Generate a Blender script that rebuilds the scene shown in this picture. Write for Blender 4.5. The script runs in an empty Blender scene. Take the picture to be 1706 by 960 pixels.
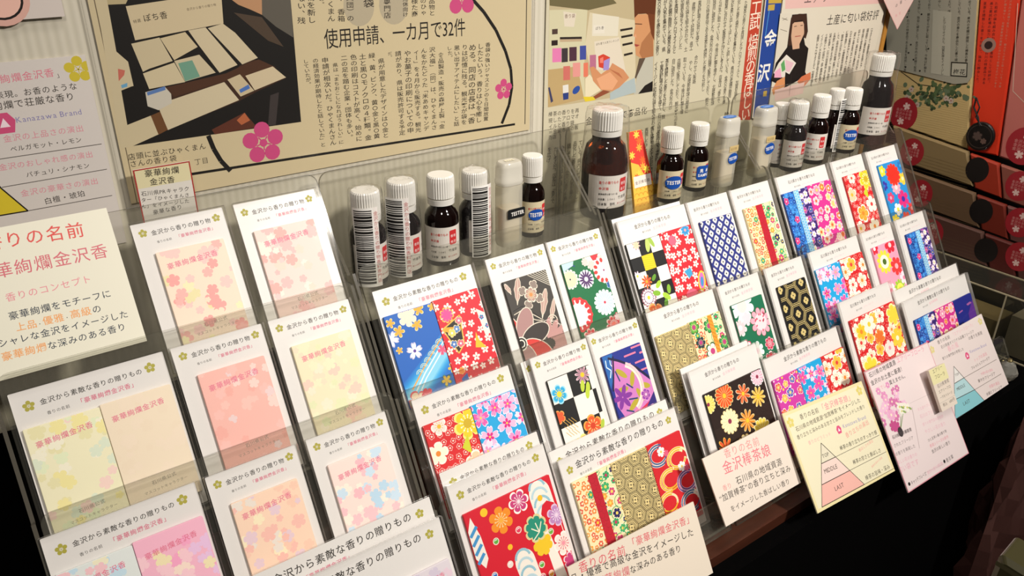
import bpy, math, random
import numpy as np
from mathutils import Vector
from mathutils.geometry import tessellate_polygon

# ------------------------------------------------------------------ camera, world, lights
SC = bpy.context.scene
COL = SC.collection
ZC = 1.25                                  # eye height; the table top is about 0.75 m
CR = ((0.811372, -0.584498, 0.006119), (-0.252899, -0.360461, -0.897836), (0.526989, 0.726932, -0.440287))
FPX = 1335.64
cam_d = bpy.data.cameras.new('camera'); cam = bpy.data.objects.new('camera', cam_d); COL.objects.link(cam)
cam_d.sensor_width = 36.0; cam_d.lens = FPX / 1706.0 * 36.0; cam_d.clip_start = 0.02
from mathutils import Matrix
mw = Matrix.Identity(4)
for i in range(3):
    mw[i][0] = CR[0][i]; mw[i][1] = -CR[1][i]; mw[i][2] = -CR[2][i]
mw[2][3] = ZC
cam.matrix_world = mw
SC.camera = cam
SC.view_settings.view_transform = 'Standard'; SC.view_settings.look = 'None'
SC.view_settings.gamma = 1.0; SC.view_settings.use_curve_mapping = False
SC.view_settings.exposure = 0.12
try:
    SC.cycles.transparent_max_bounces = 40; SC.cycles.max_bounces = 10
except Exception: pass
W = bpy.data.worlds.new('world'); SC.world = W; W.use_nodes = True
W.node_tree.nodes['Background'].inputs[0].default_value = (1.0, 0.90, 0.76, 1); W.node_tree.nodes['Background'].inputs[1].default_value = 0.06

def lamp(name, loc, aim, power, size, spread=120, col=(1, 0.95, 0.88)):
    d = bpy.data.lights.new(name, 'AREA'); d.energy = power; d.shape = 'DISK'; d.size = size; d.color = col; d.spread = math.radians(spread)
    o = bpy.data.objects.new(name, d); COL.objects.link(o); o.location = loc
    o.rotation_euler = (Vector(aim) - Vector(loc)).to_track_quat('-Z', 'Y').to_euler()
    return o
lamp('off_frame_lamp', (0.95, -0.80, ZC + 0.80), (0.52, 0.50, ZC - 0.28), 3.7, 0.16, 60)
lamp('off_frame_lamp', (-0.25, -0.55, ZC + 1.1), (0.15, 0.48, ZC - 0.3), 0.75, 0.20, 60)
lamp('off_frame_lamp', (0.45, 0.15, ZC + 1.15), (0.42, 0.45, ZC - 0.3), 1.3, 0.25, 70)  # overhead fill lamp put in for the card highlights

lamp('off_frame_lamp', (0.50, -0.05, ZC + 0.75), (1.11, 0.45, ZC - 0.15), 0.95, 0.2, 50)  # added lamp without a known fitting, brightens the dark side wall

# ------------------------------------------------------------------ small maths
def ray(p):
    a = (p[0] - 853.0, p[1] - 480.0, FPX)
    return Vector([sum(CR[j][i] * a[j] for j in range(3)) for i in range(3)])
def at(px, py, Y):                          # the point at depth Y seen at a place of the photograph
    r = ray((px, py)); r = r * (Y / r[1]); return Vector((r[0], r[1], r[2] + ZC))
TL_ = math.radians(29.41)
LEAN = Vector((0, -math.sin(TL_), -math.cos(TL_))); NRM = Vector((0, -math.cos(TL_), math.sin(TL_)))
STEP = Vector((0, -0.0519, -0.0714))
def level(k): return Vector((0, 0.5587, -0.2018 + ZC)) + STEP * k

class Frame:                                # a flat face; millimetres right (x), down (y) and out (h, metres)
    def __init__(s, o, u, v):
        s.o = Vector(o); s.u = Vector(u).normalized(); s.v = Vector(v).normalized(); s.n = s.v.cross(s.u).normalized()
    def pt(s, x, y, h=0.0): return s.o + s.u * (x * 0.001) + s.v * (y * 0.001) + s.n * h
    def px(s, p):
        r = ray(p); e = Vector((0, 0, ZC)); t = (s.o - e).dot(s.n) / r.dot(s.n); q = e + r * t - s.o
        return (q.dot(s.u) * 1000, q.dot(s.v) * 1000)
def card_frame(k, n, x, v): return Frame(level(k) + NRM * n + Vector((x, 0, 0)) + LEAN * v, (1, 0, 0), LEAN)
def zoom(x0, y0, s): return lambda x, y: (x0 + x / s, y0 + y / s)

# ------------------------------------------------------------------ materials
def lin(c): return c / 12.92 if c <= 0.04045 else ((c + 0.055) / 1.055) ** 2.4
def rgb(h): h = h.lstrip('#'); h = h if len(h) == 6 else ''.join(q * 2 for q in h); return tuple(lin(int(h[i:i + 2], 16) / 255) for i in (0, 2, 4)) + (1,)
MATS = {}
def C(hexc, rough=0.5, spec=0.35, metal=0.0):
    key = (hexc, rough, spec, metal)
    if key not in MATS:
        m = bpy.data.materials.new('print_' + hexc.lstrip('#')); m.use_nodes = True; b = m.node_tree.nodes['Principled BSDF']
        b.inputs['Base Color'].default_value = rgb(hexc); b.inputs['Roughness'].default_value = rough
        b.inputs['Specular IOR Level'].default_value = spec; b.inputs['Metallic'].default_value = metal
        MATS[key] = m
    return MATS[key]
def clear(name, tint, ior, rough, haze=0.0, hazecol='#ffffff', bump=0.0, bscale=60.0, k=1.0):
    m = bpy.data.materials.new(name); m.use_nodes = True; nt = m.node_tree; nt.nodes.clear(); N = nt.nodes.new; L = nt.links.new
    out = N('ShaderNodeOutputMaterial'); tr = N('ShaderNodeBsdfTransparent'); tr.inputs[0].default_value = tint + (1,)
    gl = N('ShaderNodeBsdfGlossy'); gl.inputs['Roughness'].default_value = rough
    fr = N('ShaderNodeLayerWeight'); fr.inputs['Blend'].default_value = 0.5; f0 = ((ior - 1) / (ior + 1)) ** 2 * k
    pw = N('ShaderNodeMath'); pw.operation = 'POWER'; pw.inputs[1].default_value = 5.0; L(fr.outputs['Facing'], pw.inputs[0])
    mu = N('ShaderNodeMath'); mu.operation = 'MULTIPLY_ADD'; mu.inputs[1].default_value = 1 - f0; mu.inputs[2].default_value = f0; mu.use_clamp = True
    L(pw.outputs[0], mu.inputs[0])
    a = N('ShaderNodeMixShader'); b = N('ShaderNodeMixShader'); df = N('ShaderNodeBsdfDiffuse'); df.inputs[0].default_value = rgb(hazecol)
    a.inputs[0].default_value = haze; L(tr.outputs[0], a.inputs[1]); L(df.outputs[0], a.inputs[2])
    L(mu.outputs[0], b.inputs[0]); L(a.outputs[0], b.inputs[1]); L(gl.outputs[0], b.inputs[2]); L(b.outputs[0], out.inputs[0])
    if bump:
        tc = N('ShaderNodeTexCoord'); nz = N('ShaderNodeTexNoise'); nz.inputs['Scale'].default_value = bscale; nz.inputs['Detail'].default_value = 3
        bp = N('ShaderNodeBump'); bp.inputs['Strength'].default_value = bump; bp.inputs['Distance'].default_value = 0.002
        L(tc.outputs['Object'], nz.inputs['Vector']); L(nz.outputs[0], bp.inputs['Height']); L(bp.outputs[0], gl.inputs['Normal']); L(bp.outputs[0], fr.inputs['Normal'])
    return m
ACR = clear('clear_acrylic', (0.93, 0.93, 0.91), 1.45, 0.04, 0.012, '#cfc9b8')
ACR_REFL = clear('acrylic_grey_sheen', (0.93, 0.93, 0.91), 1.45, 0.06, 0.032, '#c9c3b4')  # grey diffuse share stands in for reflections in the acrylic
ACR_EDGE = clear('acrylic_edge', (0.50, 0.49, 0.46), 1.45, 0.12, 0.40, '#7a7468')
FILM = clear('clear_film', (0.985, 0.985, 0.985), 1.30, 0.05, 0.003, '#ffffff', 0.12, 45.0)
FILM_SEAM = clear('film_seam', (0.95, 0.95, 0.95), 1.45, 0.1, 0.35, '#f4f0ea')
WRAP = clear('shrink_wrap', (0.97, 0.97, 0.97), 1.38, 0.05, 0.012, '#ffffff', 0.8, 160.0)
def ribbed():
    m = bpy.data.materials.new('ribbed_white_board'); m.use_nodes = True; nt = m.node_tree; b = nt.nodes['Principled BSDF']; N = nt.nodes.new; L = nt.links.new
    b.inputs['Base Color'].default_value = rgb('#cfc8b6'); b.inputs['Roughness'].default_value = 0.38
    tc = N('ShaderNodeTexCoord'); wv = N('ShaderNodeTexWave'); wv.bands_direction = 'X'; wv.inputs['Scale'].default_value = 55.0
    bp = N('ShaderNodeBump'); bp.inputs['Strength'].default_value = 0.18; bp.inputs['Distance'].default_value = 0.001
    mx = N('ShaderNodeMix'); mx.data_type = 'RGBA'; mx.inputs['A'].default_value = rgb('#c9c1ae'); mx.inputs['B'].default_value = rgb('#d2cab8')
    L(tc.outputs['Object'], wv.inputs['Vector']); L(wv.outputs['Fac'], bp.inputs['Height']); L(bp.outputs[0], b.inputs['Normal'])
    L(wv.outputs['Fac'], mx.inputs['Factor']); L(mx.outputs['Result'], b.inputs['Base Color'])
    return m
def noisy(name, c1, c2, scale, rough, stretch=(1, 1, 1), bump=0.0, spec=0.5):
    m = bpy.data.materials.new(name); m.use_nodes = True; nt = m.node_tree; b = nt.nodes['Principled BSDF']; N = nt.nodes.new; L = nt.links.new
    b.inputs['Roughness'].default_value = rough; b.inputs['Specular IOR Level'].default_value = spec
    tc = N('ShaderNodeTexCoord'); mp = N('ShaderNodeMapping'); mp.inputs['Scale'].default_value = stretch; nz = N('ShaderNodeTexNoise'); nz.inputs['Scale'].default_value = scale; nz.inputs['Detail'].default_value = 5
    mx = N('ShaderNodeMix'); mx.data_type = 'RGBA'; mx.inputs['A'].default_value = rgb(c1); mx.inputs['B'].default_value = rgb(c2)
    L(tc.outputs['Object'], mp.inputs[0]); L(mp.outputs[0], nz.inputs['Vector']); L(nz.outputs[0], mx.inputs['Factor']); L(mx.outputs['Result'], b.inputs['Base Color'])
    if bump:
        bp = N('ShaderNodeBump'); bp.inputs['Strength'].default_value = bump; bp.inputs['Distance'].default_value = 0.003; L(nz.outputs[0], bp.inputs['Height']); L(bp.outputs[0], b.inputs['Normal'])
    return m
def glassy(name, col, trans, rough=0.04, ior=1.45):
    m = bpy.data.materials.new(name); m.use_nodes = True; b = m.node_tree.nodes['Principled BSDF']
    b.inputs['Base Color'].default_value = rgb(col); b.inputs['Transmission Weight'].default_value = trans; b.inputs['Roughness'].default_value = rough; b.inputs['IOR'].default_value = ior
    return m
RIB = ribbed()
WOOD = noisy('dark_red_wood', '#2a120b', '#5a3020', 14, 0.35, (1, 12, 12))
CLOTH = noisy('black_cloth', '#020202', '#040303', 220, 0.95, (1, 1, 1), 0.15, 0.04)
DARKWALL = noisy('dark_brown_panel', '#120b08', '#1e130d', 9, 0.6)
FLOORM = noisy('dark_floor', '#100c0a', '#1a1512', 6, 0.5)
AMBER = glassy('dark_amber_glass', '#4a1604', 0.35); AMBER_T = glassy('amber_glass', '#4a1803', 0.92)
BROWN = C('#0e0504', 0.06, 0.45)
CAPM = C('#dcd8d0', 0.32, 0.4); MILK = clear('milky_plastic', (0.86, 0.84, 0.78), 1.4, 0.16, 0.40, '#e6e0d0'); MILKCAP = clear('milky_cap', (0.85, 0.84, 0.80), 1.4, 0.16, 0.55, '#e6e1d6')
PAPER = C('#dfdad5', 0.35, 0.4); NEWS = C('#ccbb96', 0.55, 0.3); INK = C('#17130f', 0.6, 0.2); INKS = C('#3b342a', 0.6, 0.2)

# ------------------------------------------------------------------ mesh builder
LINK = []
class MB:
    def __init__(s): s.v = []; s.f = []; s.m = []; s.mi = {}; s.ml = []
    def mat(s, m):
        if m not in s.mi: s.mi[m] = len(s.ml); s.ml.append(m)
        return s.mi[m]
    def face(s, pts, m):
        b = len(s.v); s.v.extend(pts); s.f.append(tuple(range(b, b + len(pts)))); s.m.append(s.mat(m))
    def rings(s, rings, m, cap0=True, cap1=True, closed=True, mcap=None):
        b = len(s.v); n = len(rings[0])
        for r in rings: s.v.extend(r)
        k = s.mat(m)
        for i in range(len(rings) - 1):
            for j in range(n if closed else n - 1):
                j2 = (j + 1) % n
                s.f.append((b + i * n + j, b + i * n + j2, b + (i + 1) * n + j2, b + (i + 1) * n + j)); s.m.append(k)
        kc = s.mat(mcap) if mcap else k
        if cap0: s.f.append(tuple(b + j for j in reversed(range(n)))); s.m.append(kc)
        if cap1: s.f.append(tuple(b + (len(rings) - 1) * n + j for j in range(n))); s.m.append(kc)
    def prism(s, fr, outline, h0, h1, m, medge=None, bev=0.0):
        cx = sum(p[0] for p in outline) / len(outline); cy = sum(p[1] for p in outline) / len(outline)
        r0 = [fr.pt(x, y, h0) for x, y in outline]; r1 = [fr.pt(x, y, h1 - bev) for x, y in outline]
        rs = [r0, r1]
        if bev:
            def ins(x, y):
                dx, dy = x - cx, y - cy; L = math.hypot(dx, dy) or 1; q = bev * 1000; return (x - (q if dx > 0 else -q), y - (q if dy > 0 else -q))
            rs.append([fr.pt(*ins(x, y), h1) for x, y in outline])
        s.rings(rs, medge or m, True, True, True, m)
    def box(s, p0, p1, m):
        x0, y0, z0 = p0; x1, y1, z1 = p1
        a = [Vector((x0, y0, z0)), Vector((x1, y0, z0)), Vector((x1, y1, z0)), Vector((x0, y1, z0))]
        b = [Vector((p.x, p.y, z1)) for p in a]; s.rings([a, b], m)
    def lathe(s, c, prof, m, n=36, rib=0.0, cap0=True, cap1=True):
        rs = []
        for r, z in prof:
            ring = []
            for j in range(n):
                a = 2 * math.pi * j / n; q = r * (1 - (rib if (rib and j % 2) else 0)); ring.append(Vector((c[0] + q * math.cos(a), c[1] + q * math.sin(a), c[2] + z)))
            rs.append(ring)
        s.rings(rs, m, cap0, cap1)
    def tube(s, pts, r, m, n=8):
        rs = []
        for i, p in enumerate(pts):
            d = (pts[min(i + 1, len(pts) - 1)] - pts[max(i - 1, 0)]).normalized(); a = d.orthogonal().normalized(); b = d.cross(a)
            rs.append([p + (a * math.cos(2 * math.pi * j / n) + b * math.sin(2 * math.pi * j / n)) * r for j in range(n)])
        s.rings(rs, m)
    def build(s, name, root=None, parent=None, smooth=False):
        me = bpy.data.meshes.new(name); off = root.location if root else Vector((0, 0, 0))
        me.from_pydata([tuple(Vector(p) - off) for p in s.v], [], s.f)
        for m in s.ml: me.materials.append(m)
        me.polygons.foreach_set('material_index', s.m)
        if smooth: me.polygons.foreach_set('use_smooth', [True] * len(s.f))
        me.update()
        o = bpy.data.objects.new(name, me); LINK.append(o)
        if root: o.parent = parent or root
        if smooth:
            try: me.set_sharp_from_angle(angle=math.radians(40))
            except Exception: pass
        return o
def tag(o, label, cat, group=None):
    o['label'] = label; o['category'] = cat
    if group: o['group'] = group
    return o
def thing(name, loc, label, cat, group=None):
    o = bpy.data.objects.new(name, None); o.location = loc; o.empty_display_size = 0.02; LINK.append(o); return tag(o, label, cat, group)
def structure(o): o['kind'] = 'structure'; return o
def rr(x, y, w, h, r, n=4, only_top=False):
    pts = []
    for cx, cy, a0, rad in ((x + r, y + r, 180, r), (x + w - r, y + r, 270, r), (x + w - r, y + h - r, 0, r), (x + r, y + h - r, 90, r)):
        if only_top and a0 in (0, 90): pts.append((x + w, y + h) if a0 == 0 else (x, y + h)); continue
        for i in range(n + 1):
            a = math.radians(a0 + 90 * i / n); pts.append((cx + rad * math.cos(a), cy + rad * math.sin(a)))
    return pts

# ------------------------------------------------------------------ lettering
GL = {}
def glyph(ch, bold):
    bold = bold * 0.45
    key = (ch, bold)
    if key in GL: return GL[key]
    cu = bpy.data.curves.new('letter', 'FONT'); cu.body = ch; cu.size = 1.0; cu.resolution_u = 2; cu.dimensions = '2D'; cu.fill_mode = 'FRONT'; cu.offset = bold
    ob = bpy.data.objects.new('letter', cu); COL.objects.link(ob)
    dg = bpy.context.evaluated_depsgraph_get(); ev = ob.evaluated_get(dg); me = ev.to_mesh(); me.calc_loop_triangles()
    vs = [(v.co.x, v.co.y) for v in me.vertices]; ts = [tuple(t.vertices) for t in me.loop_triangles]
    ev.to_mesh_clear(); bpy.data.objects.remove(ob); bpy.data.curves.remove(cu)
    wide = ord(ch) > 0x2E80
    if vs:
        xs = [v[0] for v in vs]; x0, x1 = min(xs), max(xs)
    else: x0, x1 = 0, 0.25
    GL[key] = (vs, ts, 1.0 if wide else (x1 - x0) + 0.09 if vs else 0.28, 0.0 if wide else x0 - 0.045)
    return GL[key]

class Cv:                                   # printed shapes of one face, each a thin layer over the last
    def __init__(s, clip=None): s.it = []; s.k = 0; s.clip = clip
    def _put(s, polys, m):
        if s.clip:
            x0, y0, x1, y1 = s.clip; o = []
            for p in polys:
                xs = [q[0] for q in p]; ys = [q[1] for q in p]
                if max(xs) <= x0 or min(xs) >= x1 or max(ys) <= y0 or min(ys) >= y1: continue
                if min(xs) < x0 or max(xs) > x1 or min(ys) < y0 or max(ys) > y1:
                    for ax, lim, sg in ((0, x0, 1), (0, x1, -1), (1, y0, 1), (1, y1, -1)):
                        q = []
                        for i in range(len(p)):
                            a, b = p[i], p[(i + 1) % len(p)]; da = (a[ax] - lim) * sg; db = (b[ax] - lim) * sg
                            if da >= 0: q.append(a)
                            if (da > 0 > db) or (da < 0 < db): t = da / (da - db); q.append((a[0] + (b[0] - a[0]) * t, a[1] + (b[1] - a[1]) * t))
                        p = q
                        if len(p) < 3: break
                    if len(p) < 3: continue
                o.append(p)
            polys = o
        if isinstance(m, str): m = C(m)
        s.it.append((polys, m, s.k))
    def up(s): s.k += 1
    def convex(s, polys, m, new=True):
        if new: s.k += 1
        s._put(polys, m)
    def rect(s, x, y, w, h, m): s.convex([[(x, y), (x + w, y), (x + w, y + h), (x, y + h)]], m)
    def poly(s, pts, m):
        s.k += 1
        try: tr = tessellate_polygon([[Vector((p[0], p[1], 0)) for p in pts]])
        except Exception: return
        s._put([[pts[i] for i in t] for t in tr], m)
    def fan(s, cx, cy, pts, m, new=True):
        if new: s.k += 1
        s._put([[(cx, cy), pts[i], pts[(i + 1) % len(pts)]] for i in range(len(pts))], m)
    def ell(s, cx, cy, rx, ry, m, rot=0, n=24, new=True):
        c, q = math.cos(rot), math.sin(rot)
        s.fan(cx, cy, [(cx + rx * math.cos(a) * c - ry * math.sin(a) * q, cy + rx * math.cos(a) * q + ry * math.sin(a) * c) for a in (2 * math.pi * i / n for i in range(n))], m, new)
    def line(s, a, b, w, m, new=True):
        dx, dy = b[0] - a[0], b[1] - a[1]; L = math.hypot(dx, dy) or 1; nx, ny = -dy / L * w / 2, dx / L * w / 2
        s.convex([[(a[0] + nx, a[1] + ny), (b[0] + nx, b[1] + ny), (b[0] - nx, b[1] - ny), (a[0] - nx, a[1] - ny)]], m, new)
    def path(s, pts, w, m, closed=False):
        s.k += 1; q = list(pts) + ([pts[0]] if closed else [])
        for i in range(len(q) - 1): s.line(q[i], q[i + 1], w, m, False)
    def arc(s, cx, cy, r, a0, a1, w, m, n=16, ry=None):
        ry = ry or r; s.path([(cx + r * math.cos(math.radians(a0 + (a1 - a0) * i / n)), cy + ry * math.sin(math.radians(a0 + (a1 - a0) * i / n))) for i in range(n + 1)], w, m)
    def flower(s, cx, cy, r, n, kind, m, edge=None, ctr=None, rot=0.0, cr=0.25, dots=None, inner=0.84):
        def out(q):
            N = n * (10 if kind != 'mum' else 6); o = []
            for i in range(N):
                t = (i / N * n) % 1 - 0.5; u = min(1, abs(2 * t))
                if kind == 'plum': k = 0.60 + 0.40 * math.sqrt(max(0, 1 - u * u))
                elif kind == 'sakura': k = 0.34 + 0.66 * (1 - u ** 2.4) - 0.17 * math.exp(-(t / 0.075) ** 2)
                elif kind == 'mum': k = 0.80 + 0.20 * math.sqrt(max(0, 1 - u * u))
                elif kind == 'pet': k = 0.30 + 0.70 * (1 - u ** 2.2)
                else: k = 1 - 0.62 * u
                a = 2 * math.pi * (i / N) + rot; o.append((cx + q * k * math.cos(a), cy + q * k * math.sin(a)))
            return o
        if edge: s.fan(cx, cy, out(r), edge); s.fan(cx, cy, out(r * inner), m)
        else: s.fan(cx, cy, out(r), m)
        if dots:
            s.k += 1
            for i in range(n * 2):
                a = 2 * math.pi * i / (n * 2) + rot; q = r * 0.48
                s.line((cx + r * .1 * math.cos(a), cy + r * .1 * math.sin(a)), (cx + q * math.cos(a), cy + q * math.sin(a)), r * .045, dots, False)
                s.ell(cx + q * math.cos(a), cy + q * math.sin(a), r * .06, r * .06, dots, 0, 8, False)
        if ctr: s.ell(cx, cy, r * cr, r * cr, ctr, 0, 14)
    def plum5(s, cx, cy, r, m, rot=-math.pi / 2):          # five separate round petals with a small star
        s.k += 1
        for i in range(5):
            a = rot + 2 * math.pi * i / 5; s.ell(cx + r * .60 * math.cos(a), cy + r * .60 * math.sin(a), r * .36, r * .36, m, 0, 14, False)
        for i in range(5):
            a = rot + math.pi / 5 + 2 * math.pi * i / 5; s.line((cx, cy), (cx + r * .34 * math.cos(a), cy + r * .34 * math.sin(a)), r * .06, m, False)
    def hexa(s, cx, cy, r, m, w=None, rot=0.0):
        p = [(cx + r * math.cos(rot + math.pi / 3 * i), cy + r * math.sin(rot + math.pi / 3 * i)) for i in range(6)]
        if w: s.path(p, w, m, True)
        else: s.fan(cx, cy, p, m)
    def text(s, st, a, b, m, size=None, ratio=0.94, bold=0.0, sy=1.0):     # along the line a-b (baseline), stretched to fill it
        g = [glyph(c, bold) for c in st]; tot = sum(x[2] for x in g) or 1
        dx, dy = b[0] - a[0], b[1] - a[1]; L = math.hypot(dx, dy); pitch = L / tot; ux, uy = dx / L, dy / L
        sz = size or pitch * ratio; szx = min(sz, pitch * 1.02); s.k += 1; cur = 0; polys = []
        for vs, ts, adv, off in g:
            ox = cur * pitch + (pitch * adv - szx * adv) / 2
            P = []
            for x, y in vs:
                X = ox + (x - off) * szx; Y = -y * sz * sy
                P.append((a[0] + ux * X - uy * Y, a[1] + uy * X + ux * Y))
            polys += [[P[i] for i in t] for t in ts]; cur += adv
        s._put(polys, m)
    def vtext(s, st, a, b, m, size=None, bold=0.0, wx=1.0):                         # downwards from a (top centre) to b
        dx, dy = b[0] - a[0], b[1] - a[1]; L = math.hypot(dx, dy); n = len(st); p = L / n; sz = size or p * .95
        ux, uy = dx / L, dy / L; s.k += 1; polys = []
        for i, ch in enumerate(st):
            rot = ch in 'ー「」（）―'
            if ch in ' 　': continue
            vs, ts, adv, off = glyph(ch, bold); P = []
            for x, y in vs:
                gx = (x - off - adv / 2) * sz; gy = (0.38 - y) * sz
                if ch in '、。': gx += .55 * sz; gy -= .55 * sz
                if rot: gx, gy = -gy, gx
                gx *= wx
                P.append((a[0] + ux * ((i + .5) * p + gy) + uy * gx, a[1] + uy * ((i + .5) * p + gy) - ux * gx))
            polys += [[P[i2] for i2 in t] for t in ts]
        s._put(polys, m)
    def emit(s, mb, fn, h0=0.0, dh=1.2e-5, sub=None):
        lay = {}; boxes = np.zeros((len(s.it), 5)); nb = 0; groups = {}
        for polys, m, k in s.it: groups.setdefault(k, []).append((polys, m))
        for k in sorted(groups):              # a print only lies over what it really overlaps
            L = 0; mine = []
            for polys, m in groups[k]:
                if not polys: continue
                xs = [q[0] for p in polys for q in p]; ys = [q[1] for p in polys for q in p]; bb = (min(xs), min(ys), max(xs), max(ys)); mine.append(bb)
                if nb:
                    B = boxes[:nb]; hit = (B[:, 0] < bb[2]) & (B[:, 2] > bb[0]) & (B[:, 1] < bb[3]) & (B[:, 3] > bb[1])
                    if hit.any(): L = max(L, int(B[hit, 4].max()) + 1)
            for bb in mine: boxes[nb] = bb + (L,); nb += 1
            lay[k] = L
        for polys, m, k in s.it:
            h = h0 + lay.get(k, 0) * dh
            for p in polys:
                if sub:
                    st = [[p[0], p[i], p[i + 1]] for i in range(1, len(p) - 1)]
                    while st:
                        t = st.pop(); e = [abs(t[i][0] - t[(i + 1) % 3][0]) for i in range(3)]; i = e.index(max(e))
                        if e[i] > sub:
                            q = ((t[i][0] + t[(i + 1) % 3][0]) / 2, (t[i][1] + t[(i + 1) % 3][1]) / 2)
                            st.append([t[i], q, t[(i + 2) % 3]]); st.append([q, t[(i + 1) % 3], t[(i + 2) % 3]])
                        else: mb.face([fn(x, y, h) for x, y in t], m)
                else: mb.face([fn(x, y, h) for x, y in p], m)

# ------------------------------------------------------------------ the place: board wall, side wall, table
def simple_box(name, p0, p1, m):
    mb = MB(); mb.box(p0, p1, m); return mb.build(name)
WALLY = 0.600
structure(simple_box('wall_back', (-0.9, WALLY, ZC - 0.352), (1.03, WALLY + 0.008, ZC + 0.5), RIB))
structure(simple_box('trim_1', (1.0305, WALLY - 0.002, ZC - 0.55), (1.038, WALLY + 0.012, ZC + 0.5), C('#b07a30', 0.5)))
structure(simple_box('trim_2', (-0.9, WALLY + .001, ZC - 0.60), (1.0302, WALLY + .0085, ZC - 0.3525), CLOTH))
structure(simple_box('wall_right', (1.125, -0.4, 0.0), (1.15, 0.8, ZC + 0.5), DARKWALL))
structure(simple_box('floor', (-1.2, -1.0, -0.02), (1.6, 1.2, 0.0), FLOORM))
TT = ZC - 0.5245
o = tag(simple_box('display_table', (-0.5, 0.302, 0.002), (1.118, 0.598, TT), CLOTH), 'black cloth covered display table under all the racks', 'table')
mb = MB(); fr = Frame((0, 0, 0), (1, 0, 0), (0, 0, -1))
mb.box((-0.03, 0.317, TT + 0.0003), (0.655, 0.596, ZC - 0.5125), WOOD)
tag(mb.build('base_board'), 'dark reddish wooden base board under the three left racks', 'board')

# ------------------------------------------------------------------ acrylic racks
def rack(x0, x1, lips, shelf, feet, haze, label, deep=0.0285):
    A = ACR_REFL if haze else ACR
    root = thing('acrylic_rack', (((x0 + x1) / 2), 0.45, feet), label, 'rack', 'clear stepped racks'); w = (x1 - x0) * 1000
    for k in range(4):                     # each bent front plate is the back rest of the next tier
        n = 0.0062 if k < 3 else deep
        v0 = lips[k] * 1000; v1 = (194 if k < 3 else 111)
        f = card_frame(k, n, x0, 0); m2 = MB(); m2.prism(f, rr(1, v0, w - 2, v1 - v0, 7, 5, True), 0, 0.0026, A, ACR_EDGE); m2.build('front_lip', root)
        if k == 0 and shelf: continue
        m3 = MB(); f = card_frame(k, -0.0018, x0, 0.1065)
        g = Frame(f.o, (1, 0, 0), NRM); m3.prism(g, [(1, 0), (w - 1, 0), (w - 1, (n + .0018) * 1000 - .2), (1, (n + .0018) * 1000 - .2)], -0.002, 0, A, ACR_EDGE); m3.build('floor_plate', root)
    if shelf:
        m3 = MB(); m3.box((x0 + .001, 0.5105, ZC - 0.2832), (x1 - .001, 0.5745, ZC - 0.2812), A); m3.build('shelf_plate', root)
        f = Frame((x0, 0.575, ZC - 0.196), (1, 0, 0), (0, 0, -1)); m3 = MB(); m3.prism(f, rr(1, 0, w - 2, 90, 9, 5, True), -0.002, 0, A, ACR_EDGE); m3.build('back_plate', root)
    else:
        f = card_frame(0, -0.0042, x0, 0); m3 = MB(); m3.prism(f, rr(1, -12, w - 2, 120, 7, 5, True), 0, 0.002, A, ACR_EDGE); m3.build('back_plate', root)
    for x in (x0 - .0012, x1 - .0012):     # stepped side plates
        pts = [(0.578, -0.215), (0.578, feet - ZC), (0.335, feet - ZC)]
        for k in (3, 2, 1, 0):
            n = 0.0082 if k < 3 else deep + .002
            p = level(k) + LEAN * (0.108) + NRM * n; q = level(k) + LEAN * (lips[k] + .004) + NRM * n
            if k == 3: pts.append((p.y, p.z - ZC))
            pts.append((q.y, q.z - ZC)); r = level(k) + LEAN * (lips[k] + .004) - NRM * .002; pts.append((r.y, r.z - ZC))
        g = Frame((x, 0, ZC), (0, 1, 0), (0, 0, -1)); m3 = MB(); m3.prism(g, [(a * 1000, -b * 1000) for a, b in pts], -0.0024, 0, A, ACR_EDGE); m3.build('side_plate', root)
rack(-0.013, 0.2245, (.0745, .0745, .076, .085), False, ZC - 0.5122, True, 'clear acrylic rack at far left holding the pastel sachet cards')
rack(0.2285, 0.4740, (.0665, .0785, .078, .082), True, ZC - 0.5122, True, 'clear acrylic rack second from left below the barcode wrapped bottles')
rack(0.4785, 0.7120, (.071, .084, .080, .082), True, ZC - 0.5122, False, 'clear acrylic rack third from left below the big amber bottle')
rack(0.7155, 0.9760, (.0695, .078, .080, .082), True, TT + .0003, False, 'clear acrylic rack at far right beside the dark hanging packets')

# ------------------------------------------------------------------ cloth and paper patterns of the sachets
def rnd(seed): return random.Random(seed)
def pastel(c, w, h, base, cols, seed, title=True):
    R = rnd(seed); c.rect(0, 0, w, h, base)
    for i in range(46): c.flower(R.uniform(0, w), R.uniform(0, h), R.uniform(2.0, 5.2), 5, 'plum', R.choice(cols), rot=R.random() * 6)
    if title:
        c.text('豪華絢爛金沢香', (w * .10, 13), (w * .86, 10.5), '#e0708c', bold=.012)
        c.text('石川県公式', (w * .36, h - 15), (w * .72, h - 16), '#8a8478'); c.text('マスコットキャラクター', (w * .22, h - 10), (w * .86, h - 11.5), '#8a8478')
def scatter(c, w, h, R, n, kind, np_, r0, r1, cols, edge=None, ctr=None, cr=.22, dots=None):
    for i in range(n): c.flower(R.uniform(0, w), R.uniform(0, h), R.uniform(r0, r1), np_, kind, R.choice(cols), edge, ctr, R.random() * 6, cr, dots)
def spread(w, h, d, R):
    pts = []; nx = int(w / d) + 2; ny = int(h / d) + 2
    for j in range(ny):
        for i in range(nx): pts.append(((i + (.5 if j % 2 else 0) - .3) * d + R.uniform(-.22, .22) * d, (j - .3) * d + R.uniform(-.22, .22) * d))
    return pts
def small_sakura(c, w, h, base, col, d, r, seed, ctr=None):
    R = rnd(seed); c.rect(0, 0, w, h, base)
    for x, y in spread(w, h, d, R): c.flower(x, y, r * R.uniform(.8, 1.1), 5, 'pet', col, None, ctr, R.random() * 6, .2)
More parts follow.
